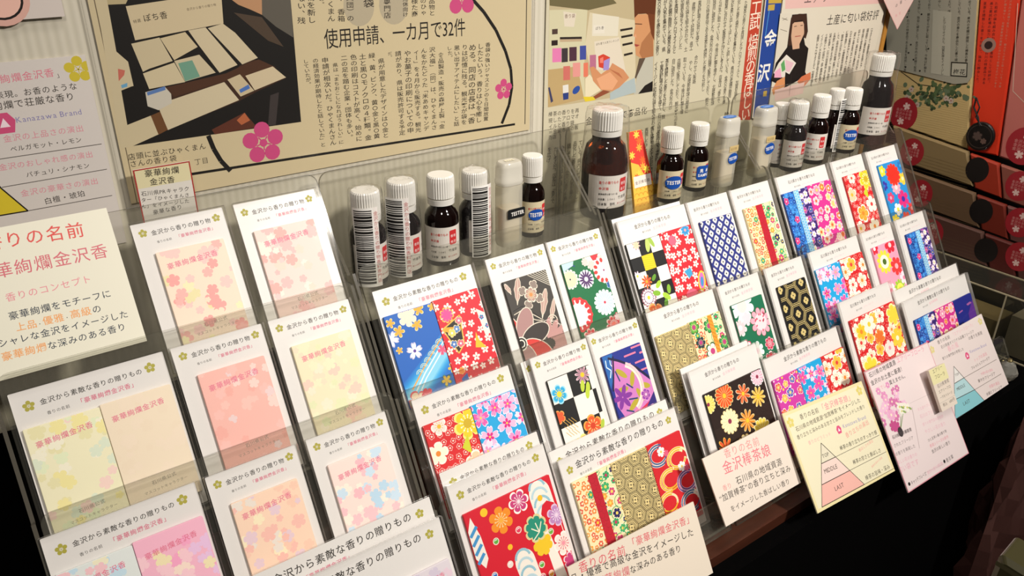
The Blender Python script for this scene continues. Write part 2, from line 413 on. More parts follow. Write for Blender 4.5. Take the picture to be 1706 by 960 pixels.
def red_fans(c, w, h, seed):
    small_sakura(c, w, h, '#d2182a', '#f6e6dc', 9.0, 3.6, seed, '#e05a5a')
    c.poly([(2, 24), (20, 17), (17, 40), (10, 46)], '#1c1410')
    for i in range(4): c.line((2 + i * .6, 24), (10 + i * 2.6, 21 - i * .6 + 8), 2.2, '#e2a52a')
    c.path([(2, 24), (20, 17), (17, 40), (10, 46), (2, 24)], 1.0, '#e8b84a')
    for x, y, m in ((8, 38, '#4a76b8'), (14, 27, '#5a86c0'), (14, 39, '#e0607a'), (9, 29, '#f0d060'), (18, 21, '#ee7088')): c.flower(x, y, 3.6, 5, 'plum', m, '#f2d9a0', '#fff')
    c.flower(9, 14, 6.5, 9, 'plum', '#dd4a90', '#e8b84a'); c.poly([(36, 16), (44, 22), (44, 38), (38, 40)], '#eee3d4')
    for x, y in ((39, 24), (42, 32)): c.flower(x, y, 2.6, 5, 'plum', '#3b78a8', '#fff', '#e0607a')
    c.poly([(26, 46), (36, 49), (31, 41), (30, 34)], '#f0b820'); c.poly([(6, 66), (12, 63), (12, 69), (5, 71)], '#1d58a8'); c.flower(8, 60, 3, 6, 'plum', '#e8802a', '#f0c060')
def blue_sakura(c, w, h, seed):
    R = rnd(seed); c.rect(0, 0, w, h, '#0d5fb8')
    for i in range(9): c.poly([(0, h - 2 - i * 4.5), (w, h - 34 - i * 3.4), (w, h), (0, h)], ('#0f68be', '#1272c4', '#167ccb', '#1b88d0', '#2595d6', '#36a2db', '#4fb0df', '#6cbde2', '#2d9fd8')[i]) if i < 1 else c.poly([(0, h - 22 + i * 1.4), (w * .45, h - 34 + i * 1.2), (w, h - 50 + i * 1.2), (w, h - 20 - i * 1.4), (w * .5, h - 6 - i), (0, h + 6 - i)], ('#1272c4', '#167ccb', '#1b88d0', '#2595d6', '#36a2db', '#4fb0df', '#6cbde2', '#84cbe6')[i - 1])
    for i in range(3): c.path([(6, h - 14 + i * 5), (20, h - 27 + i * 4), (w, h - 46 + i * 4)], 1.0, ('#f0a030', '#e8efe8', '#dfe9ea')[i])
    for i in range(6):
        for q in (3.0, 1.8): c.arc(16 + i * 4.6, h - 24 - i * 3.6, q, 180, 360, .5, '#d8e6c8', 8)
    c.flower(17, 32, 7.2, 5, 'sakura', '#eef0f6', '#c4c0dc', '#5c3c98', .4, .18); c.flower(1, 18, 7, 5, 'sakura', '#f0eef6', '#c4c0dc', None, 1)
    for x, y, r in ((9, 14, 5), (25, 13, 5), (4, 6, 4), (30, 2, 5), (42, 3, 4), (5, 28, 3)): c.flower(x, y, r, 5, 'pet', '#e0aa30', '#f4dc9a', None, R.random() * 6)
    c.flower(19, 5, 8, 6, 'plum', '#f6dcc8', '#f6e6d0'); c.flower(40, 38, 4.5, 5, 'sakura', '#e4567c'); c.flower(8, h - 4, 9, 5, 'plum', '#f2d8b8', '#e05a62'); c.flower(17, h - 7, 5, 5, 'plum', '#d83a4a')
    c.flower(36, h - 12, 5, 5, 'pet', '#e2b83a', '#3a7a3a'); c.flower(44, h - 20, 4, 5, 'pet', '#e2b83a')
def cyan_pink(c, w, h, seed):
    R = rnd(seed); c.rect(0, 0, w, h, '#16a0d8')
    for x, y in spread(w, h, 15, R):
        m = R.choice(('#e858a8', '#ee8cc0', '#f4b4d4', '#f6d6e4')); c.flower(x, y, R.uniform(7.5, 10), 5, 'sakura', m, '#f8e4ee', None, R.random() * 6, .2, None, .90); c.flower(x, y, 4, 5, 'pet', R.choice(('#d01c7c', '#e84a9c', '#f090b8')), None, '#f6d040', R.random() * 6, .22)
def red_big(c, w, h, seed, yellow=True, base='#d01e22'):
    R = rnd(seed); c.rect(0, 0, w, h, base)
    for x, y in spread(w, h, 6.5, R): c.flower(x, y, 2.4, 5, 'plum', base, '#f4d8cc', '#f8e4d4', R.random() * 6, .3)
    if yellow: c.flower(w * .86, h * .14, 13, 6, 'plum', '#f2c81e', '#f6e27a', '#c8a81e', .3, .3, '#fff4d0'); c.poly([(w * .62, h * .36), (w * .8, h * .24), (w * .78, h * .46)], '#c8cc2a')
    for i, (x, y, r) in enumerate(((.14, .32, 9), (.38, .66, 11), (.82, .56, 10), (.12, .88, 9), (.7, .92, 10), (.3, .06, 7))):
        m = ('#f4e8d0', '#f6ecdc', '#f2c8a0', '#f0a030', '#f4ead8', '#f4d8d0')[(i + seed) % 6]
        c.flower(w * x, h * y, r, 5, 'plum', m, '#f8eede', ('#e8862a', '#d83a3a', '#e0b030')[(i + seed) % 3], R.random() * 6, .24, '#f6c060' if i % 2 else None)
def red_white(c, w, h, seed):
    R = rnd(seed); c.rect(0, 0, w, h, '#cf1a20')
    for x, y in spread(w, h, 6, R): c.flower(x, y, 2.2, 5, 'plum', '#cf1a20', '#f0c8b8', None, R.random() * 6)
    for i, (x, y) in enumerate(spread(w, h, 17, R)): c.flower(x, y, R.uniform(7, 9.5), 5, 'plum', ('#f6ecdc', '#f4e6d0', '#f2c040')[i % 3], '#f8f0e0', ('#e8862a', '#d8403a')[i % 2], R.random() * 6, .24, '#e89a50')
def checker(c, w, h, seed, yellow=True):
    R = rnd(seed); c.rect(0, 0, w, h, '#0c0b0b'); q = w / 3.0 if yellow else w / 2.2
    for j in range(int(h / q) + 2):
        for i in range(5):
            if (i + j) % 2 == 0: c.rect(i * q - .0, j * q, q, q, '#e9c81e' if (yellow and (i, j) == (1, 1)) else '#ece6da')
    if yellow:
        for i in range(7): c.line((q, q + i * 2), (q * 2, q + i * 2 + 2), .3, '#c8a818')
        c.flower(9, h * .72, 9.5, 16, 'mum', '#f2e6e8', '#8a5060', '#e2c83a', 0, .3); c.flower(9, h * .72, 6.3, 14, 'mum', '#f6f0f0', '#7a4a68', '#e2c83a', .2, .3)
        c.flower(12, h * .52, 6.5, 9, 'pet', '#d8481e', '#e88a3a', '#f0a030'); c.flower(3, h * .42, 5, 8, 'pet', '#eee0ea', '#b8a0b0', '#d8d040')
        for x, y, r in ((20, .70, 3.2), (25, .60, 3.0), (22, .5, 2.5), (31, .78, 3.6), (36, .70, 3), (28, .86, 3)): c.ell(x, h * y, r * 1.5, r * .8, R.choice(('#7fae2e', '#a4c83a', '#5f9428')), R.random() * 3)
        c.ell(26, 5, 3, 8, '#b8c86a', .3); c.ell(31, 4, 2.2, 6, '#9ab84a', -.4); c.flower(12, 3, 5, 8, 'pet', '#e6c4a0', '#b088a0'); c.flower(12, h - 4, 11, 5, 'plum', '#e0662a', '#f0a05a', '#a02818', 0, .25, '#f6d0a0')
    else:
        c.flower(8, 14, 8.5, 6, 'plum', '#28a4d4', '#9ad4e4', '#e6cc30', 0, .3, '#e8e06a'); c.flower(36, 6, 8, 10, 'pet', '#b08090', '#e0c0c8', '#f0c020', 0, .26)
        for x, y in ((33, 15), (38, 18), (36, 22)): c.ell(x, y, 2.2, 5, '#b8cc3a', .3)
        c.flower(32, 50, 10, 5, 'plum', '#dc5420', '#f0a040', '#c83a18', .3, .28, '#f8d890'); c.flower(18, 62, 9.5, 6, 'plum', '#f0c41e', '#f6e27a', '#d88a20', .2, .26, '#b86a18'); c.flower(33, 66, 8, 5, 'plum', '#9a6aac', '#d8b8d8', '#f0c050', .4, .25, '#ecd8ec'); c.ell(42, 52, 2, 4.5, '#a8c03a', .5)
        c.flower(2, 32, 6, 5, 'plum', '#d8562a', '#f0a050')
        for i in range(12): c.line((4 + (i % 4) * 3, 36 + (i // 4) * 5), (8 + (i % 4) * 3, 41 + (i // 4) * 5), .5, '#c8a04a')
def kikko(c, w, h, dark=False, r=7.6):
    bg, ln = ('#0c0a08', '#cdb878') if dark else ('#dcc78a', '#1c1610'); c.rect(0, 0, w, h, bg); dx = r * 1.5; dy = r * math.sqrt(3)
    for i in range(-1, int(w / dx) + 2):
        for j in range(-1, int(h / dy) + 2):
            x = i * dx + 3; y = j * dy + (dy / 2 if i % 2 else 0) + 4
            c.hexa(x, y, r, ln, r * (.07 if dark else .085)); c.hexa(x, y, r * .83, ln, r * (.045 if dark else .06))
            if not dark: c.hexa(x, y, r * .62, ln, r * .06)
            if dark: c.flower(x, y, r * .36, 4, 'plum', ln, None, bg, .78, .2)
            else: c.ell(x, y, r * .44, r * .44, ln, 0, 12); c.flower(x, y, r * .38, 4, 'plum', bg, None, ln, .3, .24)
def shibori(c, w, h):
    c.rect(0, 0, w, h, '#27307e'); d = 10.2
    for j in range(-1, int(h / d * 2) + 2):
        for i in range(-1, int(w / d) + 2):
            x = i * d + (d / 2 if j % 2 else 0) + 1; y = j * d / 2 * 1.2 + 2; q = 3.0
            c.fan(x, y, [(x + q * 1.15 * math.cos(a) / (abs(math.cos(a)) + abs(math.sin(a))) ** .75, y + q * 1.25 * math.sin(a) / (abs(math.cos(a)) + abs(math.sin(a))) ** .75) for a in (math.pi * 2 * t / 16 for t in range(16))], '#e6e0d6'); c.ell(x, y, .95, .95, '#2a2a3a', 0, 8)
def retro(c, w, h, seed, mid='#b8142a', tail='floral'):
    R = rnd(seed); c.rect(0, 0, w, h, '#f0dfae'); a = w * .40; b = w * .62
    keep = c.clip
    for x, y in spread(a + 4, h, 5.2, R): c.flower(x, y, R.uniform(2.2, 3.4), R.choice((5, 6)), 'plum', R.choice(('#e0742a', '#e89a3a', '#d8543a', '#e8843a')), '#f4e6ba', '#f6e8c0', R.random() * 6, .3)
    for k in range(3): c.flower(R.uniform(2, a - 2), h * (.2 + .3 * k), 4, 6, 'plum', ('#3a9a6a', '#d8403a', '#2f9a72')[k], '#f4e6ba', '#e8c83a', 0, .3)
    c.rect(a, 0, w - a, h, '#f0dfae')
    for i, (x, y) in enumerate(spread(w - b + 6, h, 8, R)):
        m = ('#2c9a58', '#20205a', '#e89a3a', '#c83a70', '#3aa868')[i % 5]; c.flower(max(b + 1, b + x), y, 4.2 if i % 2 else 3, 6, 'plum', m, '#e8f0d0' if i % 3 else None, '#c02a5a' if i % 5 == 0 else '#f0d060', R.random() * 6, .32)
        if i % 3 == 0: c.arc(b + x, y, 5.6, 30, 300, .6, '#2c9a58', 12)
    if mid:
        c.rect(a, 0, b - a, h, mid)
        for i in range(int(h / 3)): c.arc((a + b) / 2 + (1 if i % 2 else -1) * 1.5, i * 3, 2, 0, 180, .25, '#8c1020', 6)
def retro_orange(c, w, h, seed):
    retro(c, w, h, seed, None); 
    R = rnd(seed + 5)
    for x, y, r, m in ((5, 6, 7, '#5aa83a'), (24, 10, 7, '#3aa050'), (20, 34, 9, '#f0ece0'), (8, 22, 6, '#2a204a'), (38, 30, 7, '#3a9a4a'), (6, 44, 6, '#e08a2a'), (34, 52, 7, '#4aa050'), (22, 60, 8, '#f0e8d8')): c.flower(x, y, r, 6, 'plum', m, '#1c5a2c', '#b83a78', R.random() * 6, .34, '#f0e0a0')
    c.rect(w * .58, 0, 5.5, h, '#e8962a')
    for i in range(int(h / 4)): c.line((w * .58, i * 4), (w * .58 + 5.5, i * 4 + 4), .5, '#b8601a')
def mums(c, w, h, seed):
    R = rnd(seed); c.rect(0, 0, w, h, '#23120c')
    L = ((24, 9, 12, '#e0541e', '#f6d890', 16), (48, 15, 10, '#e8622a', '#f4e6c0', 8), (22, 33, 12, '#f2e4bc', '#e8d090', 14), (44, 40, 11, '#ee8a22', '#f6e2a0', 10), (2, 10, 9, '#f0d060', '#fff0b0', 14), (8, 56, 12, '#e4502a', '#f2c84a', 10), (34, 62, 12, '#f2e6c4', '#e0c070', 12), (60, 55, 12, '#e6c84a', '#f8eec0', 12), (66, 24, 10, '#e8b030', '#f8e8b0', 10), (72, 6, 9, '#f2b0c0', '#fff', 14), (74, 70, 11, '#e4602a', '#f8e0a0', 14), (50, 78, 9, '#f0d060', '#e07a2a', 10))
    for x, y, r, m, e, n in L:
        c.flower(x, y, r, n, 'pet' if n <= 10 else 'mum', m, e, None, R.random(), .2, None, .93)
        c.up()
        for i in range(n): a = 2 * math.pi * i / n + math.pi / n; c.line((x + r * .25 * math.cos(a), y + r * .25 * math.sin(a)), (x + r * .9 * math.cos(a), y + r * .9 * math.sin(a)), .35, e, False)
        c.ell(x, y, r * .2, r * .2, ('#f0c030', '#8a2a4a')[n == 14], 0, 12)
def magenta(c, w, h, seed):
    R = rnd(seed); c.rect(0, 0, w, h, '#d0308c')
    for x, y in spread(w, h, 11, R): c.flower(x, y, R.uniform(3.6, 6), R.choice((5, 6, 8)), 'plum', R.choice(('#f6dcd0', '#f4e0a8', '#ee9ac4', '#e8743a', '#f2c8d8')), '#f8e8d0', R.choice(('#e0602a', '#f0d060', '#f6e0e0')), R.random() * 6, .3, '#d86a3a')
def violet_plum(c, w, h, seed):
    R = rnd(seed); c.rect(0, 0, w, h, '#c83aa0')
    for i, (x, y) in enumerate(spread(w, h, 12, R)): c.flower(x, y, R.uniform(4, 5.6), 5, 'plum', ('#e85a2a', '#f0b02a', '#2a48b0', '#d82a5a', '#e84a8a')[i % 5], '#f4e8e0', '#f6e27a', R.random() * 6, .26, '#f6e8d0'); c.ell(x + 6, y + 4, 1.3, 1.3, ('#f0e0e8', '#e8d040')[i % 2], 0, 10)
def blue_stripe(c, w, h, seed, stripe=True):
    R = rnd(seed); c.rect(0, 0, w, h, '#123a8c')
    for x, y in spread(w, h, 6, R): c.flower(x, y, R.uniform(2.6, 4.2), 5, 'plum', R.choice(('#1f5fc0', '#2a7ad0', '#3a8cd8', '#16409c')), '#4a9ae0', '#7ac0ec', R.random() * 6, .2)
    a, b = w * .42, w * .62; c.rect(b, 0, w - b, h, '#33206a')
    for i, (x, y) in enumerate(spread(w - b, h, 9, R)): c.flower(b + max(1.5, x), y, 4, 6, 'plum', ('#f0ece4', '#b83a9a', '#2a50a8', '#e8e0f0')[i % 4], '#c8a0d0', '#e8c84a', R.random() * 6, .25)
    for i in range(3): c.flower(w * (.08 + .22 * (i % 2)), h * (.12 + .3 * i), 4.2, 5, 'plum', '#d8307a', '#f080a8', '#f4c0d0')
    c.rect(a, 0, b - a, h, '#48b0e4')
    for j in range(int(h / 3.2) + 1):
        for i in range(2):
            for q in (2.2, 1.2): c.arc(a + 2.2 + i * 4.4, j * 3.2 + (1.6 if i else 0), q, 0, 360, .35, '#d4eef6', 10)
def daisies(c, w, h, seed):
    R = rnd(seed); c.rect(0, 0, w, h, '#f0a0b8')
    for x, y, r, m, ctr, n in ((34, 4, 10, '#d8283a', '#f4d0d0', 6), (4, 2, 7, '#d8283a', '#fff', 6), (16, 20, 14, '#f0dc3a', '#f4f0d8', 11), (36, 30, 11, '#e03a3a', '#f0b0b8', 7), (14, 54, 9, '#f6e6e6', '#e0507a', 6), (32, 56, 11, '#9ac82e', '#f0e860', 11), (44, 46, 8, '#f6dce4', '#e080a0', 6), (4, 66, 8, '#d83a5a', '#f6e0e0', 6), (42, 70, 9, '#f0dc3a', '#f6f0d0', 9)):
        c.flower(x, y, r, n, 'plum', m, None, ctr, R.random() * 6, .58 if n == 11 else .3)
        if n == 11: c.ell(x, y, r * .26, r * .26, '#4a6a1e' if m[1] == 'f' else '#d8d83a', 0, 14)
def bright(c, w, h, seed):
    R = rnd(seed); c.rect(0, 0, w, h, '#1f8cd0')
    for x, y, r, m, ctr, n in ((5, 8, 7, '#e8d82e', '#f6f0a0', 6), (2, 26, 6, '#3a2a9a', '#2a70d0', 6), (42, 24, 8, '#f0c83a', '#f6e8b0', 5), (44, 8, 6, '#1a70b8', '#3aa0d8', 6), (24, 32, 9, '#f0a8b8', '#f8d8d8', 9), (8, 42, 7, '#d83a6a', '#f0a0b8', 6), (32, 48, 11, '#d82a7a', '#3a30a0', 6), (16, 58, 8, '#f4f0e8', '#e8d84a', 5), (44, 62, 8, '#d83a3a', '#f0a0a0', 6), (6, 70, 8, '#e8d02e', '#fff0a0', 6), (28, 72, 9, '#e0482e', '#f6d0a0', 6)): c.flower(x, y, r, n, 'plum', m, None, ctr, R.random() * 6, .32)
    c.flower(25, 16, 14, 13, 'mum', '#e2341e', None, '#d82a1a', .2, .7)
def peacock(c, w, h):
    c.rect(0, 0, w, h, '#3a342e')
    for a in range(7): c.path([(w * .5 + a * 3, -2), (w + 2, 16 + a * 1.2 - a * 3)], .6, '#cfc6b4')
    for (x0, y0, x1, y1, ww) in ((16, 0, 8, 22, 5), (40, 16, 28, 40, 5), (46, 26, 34, 48, 3.4), (2, 2, 5, 12, 3.4)):
        n = 7; L = []; Rr = []
        for i in range(n + 1):
            t = i / n; q = ww * math.sin(math.pi * min(1, t + .08)) * (1 if i % 2 else .8); L.append((x0 + (x1 - x0) * t - q * .7, y0 + (y1 - y0) * t - q * .2)); Rr.append((x0 + (x1 - x0) * t + q * .7, y0 + (y1 - y0) * t + q * .2))
        c.poly(L + Rr[::-1], '#b8968a'); c.path(L + Rr[::-1], .5, '#e2d6c2', True); c.line((x0, y0), (x1, y1), .4, '#e2d6c2')
    for a in range(4): c.flower(24 + 9 * math.cos(a * 1.57 + .6), 17 + 9 * math.sin(a * 1.57 + .6), 4.5, 4, 'plum', '#8a7a70', '#e0d4c0')
    c.flower(24, 17, 7, 7, 'plum', '#b08c80', '#e6dcc8', '#e08a4a', 0, .25, '#f0d8a8')
    for i in range(5): c.path([(2, 26 + i * 3), (12, 24 + i * 3), (22, 33 + i * 2), (30, 42)], .7, '#d8ccb8' if i % 2 else '#14100e')
    c.arc(38, 44, 5, 90, 400, .9, '#d8ccb8', 14); c.arc(38, 44, 3, 60, 330, .7, '#d8ccb8', 12)
    for i in range(9):
        a = math.radians(-70 + i * 20); x, y = 26 + 17 * math.cos(a), 62 + 14 * math.sin(a); c.ell(x, y, 9, 3, '#b88a84', a); c.arc(x, y, 7, math.degrees(a) - 60, math.degrees(a) + 60, .4, '#e8d8cc', 8)
    for i, (a, m) in enumerate(((-115, '#c8302a'), (-62, '#a8807c'), (-14, '#352c28'), (34, '#cc342c'), (82, '#a8807c'))):
        q = math.radians(a); x, y = 2 + 16 * math.cos(q), 54 + 16 * math.sin(q); c.ell(x, y, 15.6, 8.6, '#e2d2c0', q); c.ell(x, y, 14.8, 7.8, m, q)
    for r, m in ((6, '#e8e0d0'), (5, '#15110f'), (3.6, '#e8e0d0'), (2.6, '#15110f')): c.ell(1, 54, r, r, m)
def green_mums(c, w, h):
    c.rect(0, 0, w, h, '#0d6a3c')
    c.flower(38, -4, 16, 9, 'plum', '#f4ece4', None, None); c.poly([(33, 0), (43, -2), (41, 5), (35, 5)], '#d8303a')
    for x, y, r in ((32, 8, 5), (44, 6, 5), (26, 4, 4)): c.flower(x, y, r, 8, 'plum', '#f2c8c0', '#f6e0d8')
    c.path([(-1, 6), (3, 2), (6, 6), (10, 3), (14, 5)], 1.3, '#20407a'); c.poly([(-1, 0), (14, 0), (12, 4), (4, 6), (-1, 8)], '#b8d0dc')
    c.flower(5, 15, 9, 14, 'mum', '#eeeab0', '#f6f4dc', None); c.ell(5, 15, .9, .9, '#3a3a6a')
    c.flower(22, 19, 8.6, 14, 'mum', '#f2eef4', None); c.up()
    for i in range(14): a = 2 * math.pi * i / 14; c.ell(22 + 4.8 * math.cos(a), 19 + 4.8 * math.sin(a), 3, .9, '#4a2060', a, 10, False)
    c.flower(44, 16, 12, 12, 'mum', '#f4ece8', '#f0d8d4'); c.up()
    for i in range(12): a = 2 * math.pi * i / 12; c.ell(44 + 9.4 * math.cos(a), 16 + 9.4 * math.sin(a), 2.2, 1.7, '#d83a34', a, 10, False)
    c.ell(44, 16, 1, 1, '#8a3a6a')
    c.flower(35, 44, 12, 16, 'mum', '#c2dde8', '#e2eef2'); c.up()
    for i in range(16): a = 2 * math.pi * i / 16 + .2; c.line((35 + 2 * math.cos(a), 44 + 2 * math.sin(a)), (35 + 11 * math.cos(a), 44 + 11 * math.sin(a)), .4, '#eaf4f6', False)
    c.ell(35, 44, 1.3, 1.3, '#d03a4a')
    c.flower(3, 47, 16, 14, 'mum', '#f4ece6', '#d83a3a'); c.up()
    for i in range(14): a = 2 * math.pi * i / 14; c.ell(3 + 12.6 * math.cos(a), 47 + 12.6 * math.sin(a), 2.8, 2.2, '#d42e34', a, 10, False)
    for x, y in ((10, 70), (38, 66)): c.flower(x, y, 9, 9, 'plum', '#cf3038', '#f0c8c0', '#e86a5a', 0, .3, '#f6e0d8')
    c.flower(46, 30, 4, 6, 'plum', '#2a5a9a', '#a8c8e0'); c.flower(44, 60, 4, 6, 'plum', '#f0d8dc', '#d83a4a')
def indigo_fan(c, w, h):
    c.rect(0, 0, w, h, '#1c2a86')
    for i, (x, y, l) in enumerate(((24, 7, 14), (34, 2, 12), (20, 15, 9), (34, 16, 14), (42, 9, 8), (38, 24, 10))): c.line((x, y), (x + l, y), 1.6, '#e87898')
    c.poly([(0, 0), (12, 0), (8, 18), (0, 30)], '#2060a8'); c.path([(3, 4), (2, 10), (6, 14), (3, 20)], 1.0, '#cfe4ee'); c.path([(8, 3), (7, 9), (9, 12)], .9, '#cfe4ee')
    c.poly([(10, 4), (30, 18), (46, 36), (46, 80), (16, 80), (2, 46), (4, 26)], '#c878b8')
    c.path([(6, 3), (16, 8), (34, 20), (46, 34)], 2.2, '#16133a'); c.path([(12, 3), (8, 16), (2, 32)], 1.8, '#16133a')
    for x, y, r, rt in ((16, 20, 7, .8), (26, 28, 7, 2), (12, 34, 7, 0), (30, 44, 7, 1.2), (20, 50, 8, 2.6), (38, 38, 6, .4), (26, 60, 7, .2)): c.ell(x, y, r, 2.6, '#b0a030', rt)
    for x0, y0, x1, y1 in ((10, 16, 12, 26), (18, 30, 24, 36), (16, 44, 26, 46), (32, 24, 34, 34), (10, 52, 18, 56)): c.line((x0, y0), (x1, y1), 1.4, '#223a6a')
    for i in range(6): a = i * 1.05; c.ell(10 + 6 * math.cos(a), 40 + 6 * math.sin(a), 5.4, 2.3, '#7e2f94', a)
    for r, m in ((24, '#f0c4c4'), (21.5, '#f4e0d0')): c.arc(12, 34, r, -62, 62, 2.2, m, 18)
    c.flower(36, 46, 6, 6, 'plum', '#8a3aa0', '#d890c8', '#f0c0d0', 0, .2, '#e8a0c0')
    c.poly([(2, 56), (14, 60), (40, 52), (46, 50), (46, 80), (4, 80)], '#c8204a'); c.flower(22, 64, 9, 6, 'plum', '#7a3aa4', '#e878a0', '#c04a8a', 0, .2, '#f0c8dc')
    c.poly([(34, 56), (46, 46), (46, 80), (30, 80)], '#2a2070'); c.flower(41, 62, 6, 5, 'plum', '#b87ac8', '#d8a8d8')
def red_stream(c, w, h):
    c.rect(0, 0, w, h, '#cf1028')
    def stream(x0, x1, top, bot, cols=('#8fbccb', '#b4d0d8')):
        p = []; xm = (x0 + x1) / 2; r = (x1 - x0) / 2
        for i in range(13): a = math.pi + math.pi * i / 12; p.append((xm + r * math.cos(a), top + r * 1.1 + r * 1.1 * math.sin(a)))
        p += [(x1 + 3, bot), (x0 + 4, bot)]; c.poly(p, '#ece4d8')
        for i in range(4): c.arc(xm - 1 + i * .3, top + 7 + i * 7, r * .74, 190, 350, 2.0, cols[i % 2], 12, r * .8)
    stream(58, 78, 0, 88); c.poly([(64, 26), (67, 20), (72, 18), (78, 22), (80, 88), (72, 88), (70, 66)], '#cf1028'); stream(30, 48, 44, 92)
    c.poly([(0, 14), (5, 4), (9, 20), (10, 38), (6, 44), (0, 34)], '#ece4d8')
    for i in range(4): c.line((1, 18 + i * 7), (8, 12 + i * 7), 2.6, '#3f8fc4')
    c.flower(29, 16, 10.5, 6, 'plum', '#e88a1c', None, '#f0a83a', 0, .2, '#f6d8a0'); c.flower(48, 9, 9.4, 6, 'plum', '#c23a74', '#f6ece6', '#f6dce0', .5, .12, '#f6e6e8'); c.flower(77, 32, 9, 6, 'plum', '#b884b8', '#d8b8d4', '#e8cce0', 0, .15, '#f0e4f0'); c.flower(76, 55, 9.5, 6, 'plum', '#f4ded4', '#f8ece4', '#e890a0', .4, .15, '#d85a6a'); c.flower(78, 70, 7, 6, 'plum', '#c23a74', '#f0d0d8')
    c.flower(58, 48, 9, 7, 'mum', '#e8c020', None); c.flower(56, 34, 11, 8, 'mum', '#1f8a70', '#d8c890')
    for a in (-140, -100, -60, 150): q = math.radians(a); c.line((58, 38), (58 + 8 * math.cos(q), 38 + 8 * math.sin(q)), .9, '#eae4c8')
    for x, y, r, m in ((17, 5, 3.2, '#f0c020'), (30, 38, 2.2, '#f0b820'), (67, 14, 2.4, '#f0b820')): c.ell(x, y, r, r, m)
    for x, y, m in ((20, 29, '#5aa83a'), (41, 29, '#d83a5a'), (11, 52, '#2a6ab8'), (26, 50, '#e8d8d0'), (52, 62, '#5aa83a'), (68, 42, '#6aa83a'), (24, 66, '#d83a5a'), (50, 71, '#d84a6a'), (58, 72, '#e89a30')): c.ell(x, y, 2.7, 2.7, '#ead8c8'); c.ell(x, y, 2.0, 2.0, m); c.arc(x, y, 1.2, 200, 330, .5, '#fff', 6)
def red_cords(c, w, h):
    c.rect(0, 0, w, h, '#cc1c26'); R = rnd(4)
    for x, y, m, e in ((10, 12, '#3a5a8a', '#e8e0d0'), (30, 22, '#e0b02a', '#f6e6b0'), (16, 36, '#e0b02a', '#f6e6b0'), (34, 44, '#6a3a7a', '#d8c0d8'), (8, 54, '#e0b02a', '#f4e0b0'), (32, 62, '#3a5a8a', '#e8e0d0')):
        for k in range(2): c.arc(x, y, 9 + k * 3, R.uniform(0, 180), R.uniform(260, 420), 2.2, e, 18, 7 + k * 2); c.arc(x, y, 9 + k * 3, 20 + k * 40, 300, 1.3, m, 18, 7 + k * 2)
    for x, y in ((14, 10), (32, 30)): c.flower(x, y, 4.5, 6, 'plum', '#f2ece0', '#fff', '#e0c050'); c.flower(x + 5, y + 3, 3, 6, 'plum', '#d85a7a')
def green_peony(c, w, h):
    c.rect(0, 0, w, h, '#0f6a48')
    c.flower(14, 4, 17, 8, 'plum', '#d4e8e4', '#e6f0ec', '#f0d8d4', 0, .4); c.flower(4, 24, 9, 7, 'plum', '#f0c8cc', '#f6e4e0', '#f6ece6', 0, .3); c.flower(16, 18, 7, 6, 'plum', '#e8d4dc')
    c.flower(34, 26, 15, 10, 'plum', '#8a4a3a'); c.flower(34, 26, 14.4, 10, 'plum', '#f0a8b8', None, '#f6d4d8', 0, .6)
    R = rnd(9); c.up()
    for i in range(16): c.ell(34 + R.uniform(-9, 9), 27 + R.uniform(-9, 9), 1.4, .9, '#d04a68', R.random() * 3, 8, False)
    c.flower(6, 44, 7, 6, 'plum', '#f4e4e6', '#d83a6a', '#d83a6a', 0, .3); c.flower(18, 52, 10, 8, 'plum', '#eef0e6', '#dce8e0', '#f0d0d4', 0, .3); c.flower(38, 50, 7, 7, 'plum', '#c8284a', '#f0b0bc', None, 0, .3, '#f6d8dc'); c.flower(8, 64, 9, 7, 'plum', '#d8e8e6'); c.flower(34, 66, 9, 7, 'plum', '#d83a4a', '#f4c8cc')
def indigo_stripes(c, w, h):
    c.rect(0, 0, w, h, '#1c2480'); R = rnd(3)
    for i in range(14): c.line((R.uniform(0, w), R.uniform(0, h)), (0, 0), 0.01, '#1c2480', False); x, y = R.uniform(0, w), R.uniform(0, h); c.line((x, y), (x + 9, y - 1), 1.6, '#a05a9a')
    c.poly([(w * .6, h * .3), (w, h * .1), (w, h), (w * .5, h)], '#5a2a8a')
PW, CR_, PK = '#f3dccb', ('#f2bcb6', '#f6ecd0', '#f0a8a8', '#f6e2cc', '#f4d4d0'), ('#f4b8bc', '#f6dcd2', '#f8eadc', '#f2c4c4')
P_cream = lambda c, w, h: pastel(c, w, h, '#f3dcc6', ('#f0b4ac', '#f2e6b8', '#eda49e', '#f4dcc4', '#f0c8c0', '#e8dca8'), 3)
P_pink = lambda c, w, h: pastel(c, w, h, '#f4d6cc', ('#f2bcb8', '#f6e6d8', '#eeb0a8', '#f2d4c4', '#f4c8c4'), 4)
P_yel = lambda c, w, h: pastel(c, w, h, '#efe8c4', ('#f0e4a0', '#e4eac4', '#f4d4c8', '#f2ecd4', '#e8e0b0', '#dce4cc'), 5)
P_plain = lambda c, w, h: pastel(c, w, h, '#eedcc2', ('#efdcc4', '#eddac0'), 6)
P_salmon = lambda c, w, h: pastel(c, w, h, '#f0b6aa', ('#f2c0b4', '#eeaca0', '#f4d0c6', '#e8ccca', '#f2bcb2', '#f0b6aa'), 7)
P_green = lambda c, w, h: pastel(c, w, h, '#ecdfbc', ('#dfe0b4', '#f0d8bc', '#f2cab8', '#e6e4c0', '#eee2c8'), 8)
P_blue = lambda c, w, h: pastel(c, w, h, '#e0e4e0', ('#b8d4e4', '#f4d8cc', '#f0e8c8', '#c4dce8', '#f2c4c8'), 9)
P_rose = lambda c, w, h: pastel(c, w, h, '#f2b4c8', ('#f4a4c4', '#f6dccc', '#f0e0b4', '#e8c0e0', '#f6c8d0'), 10)
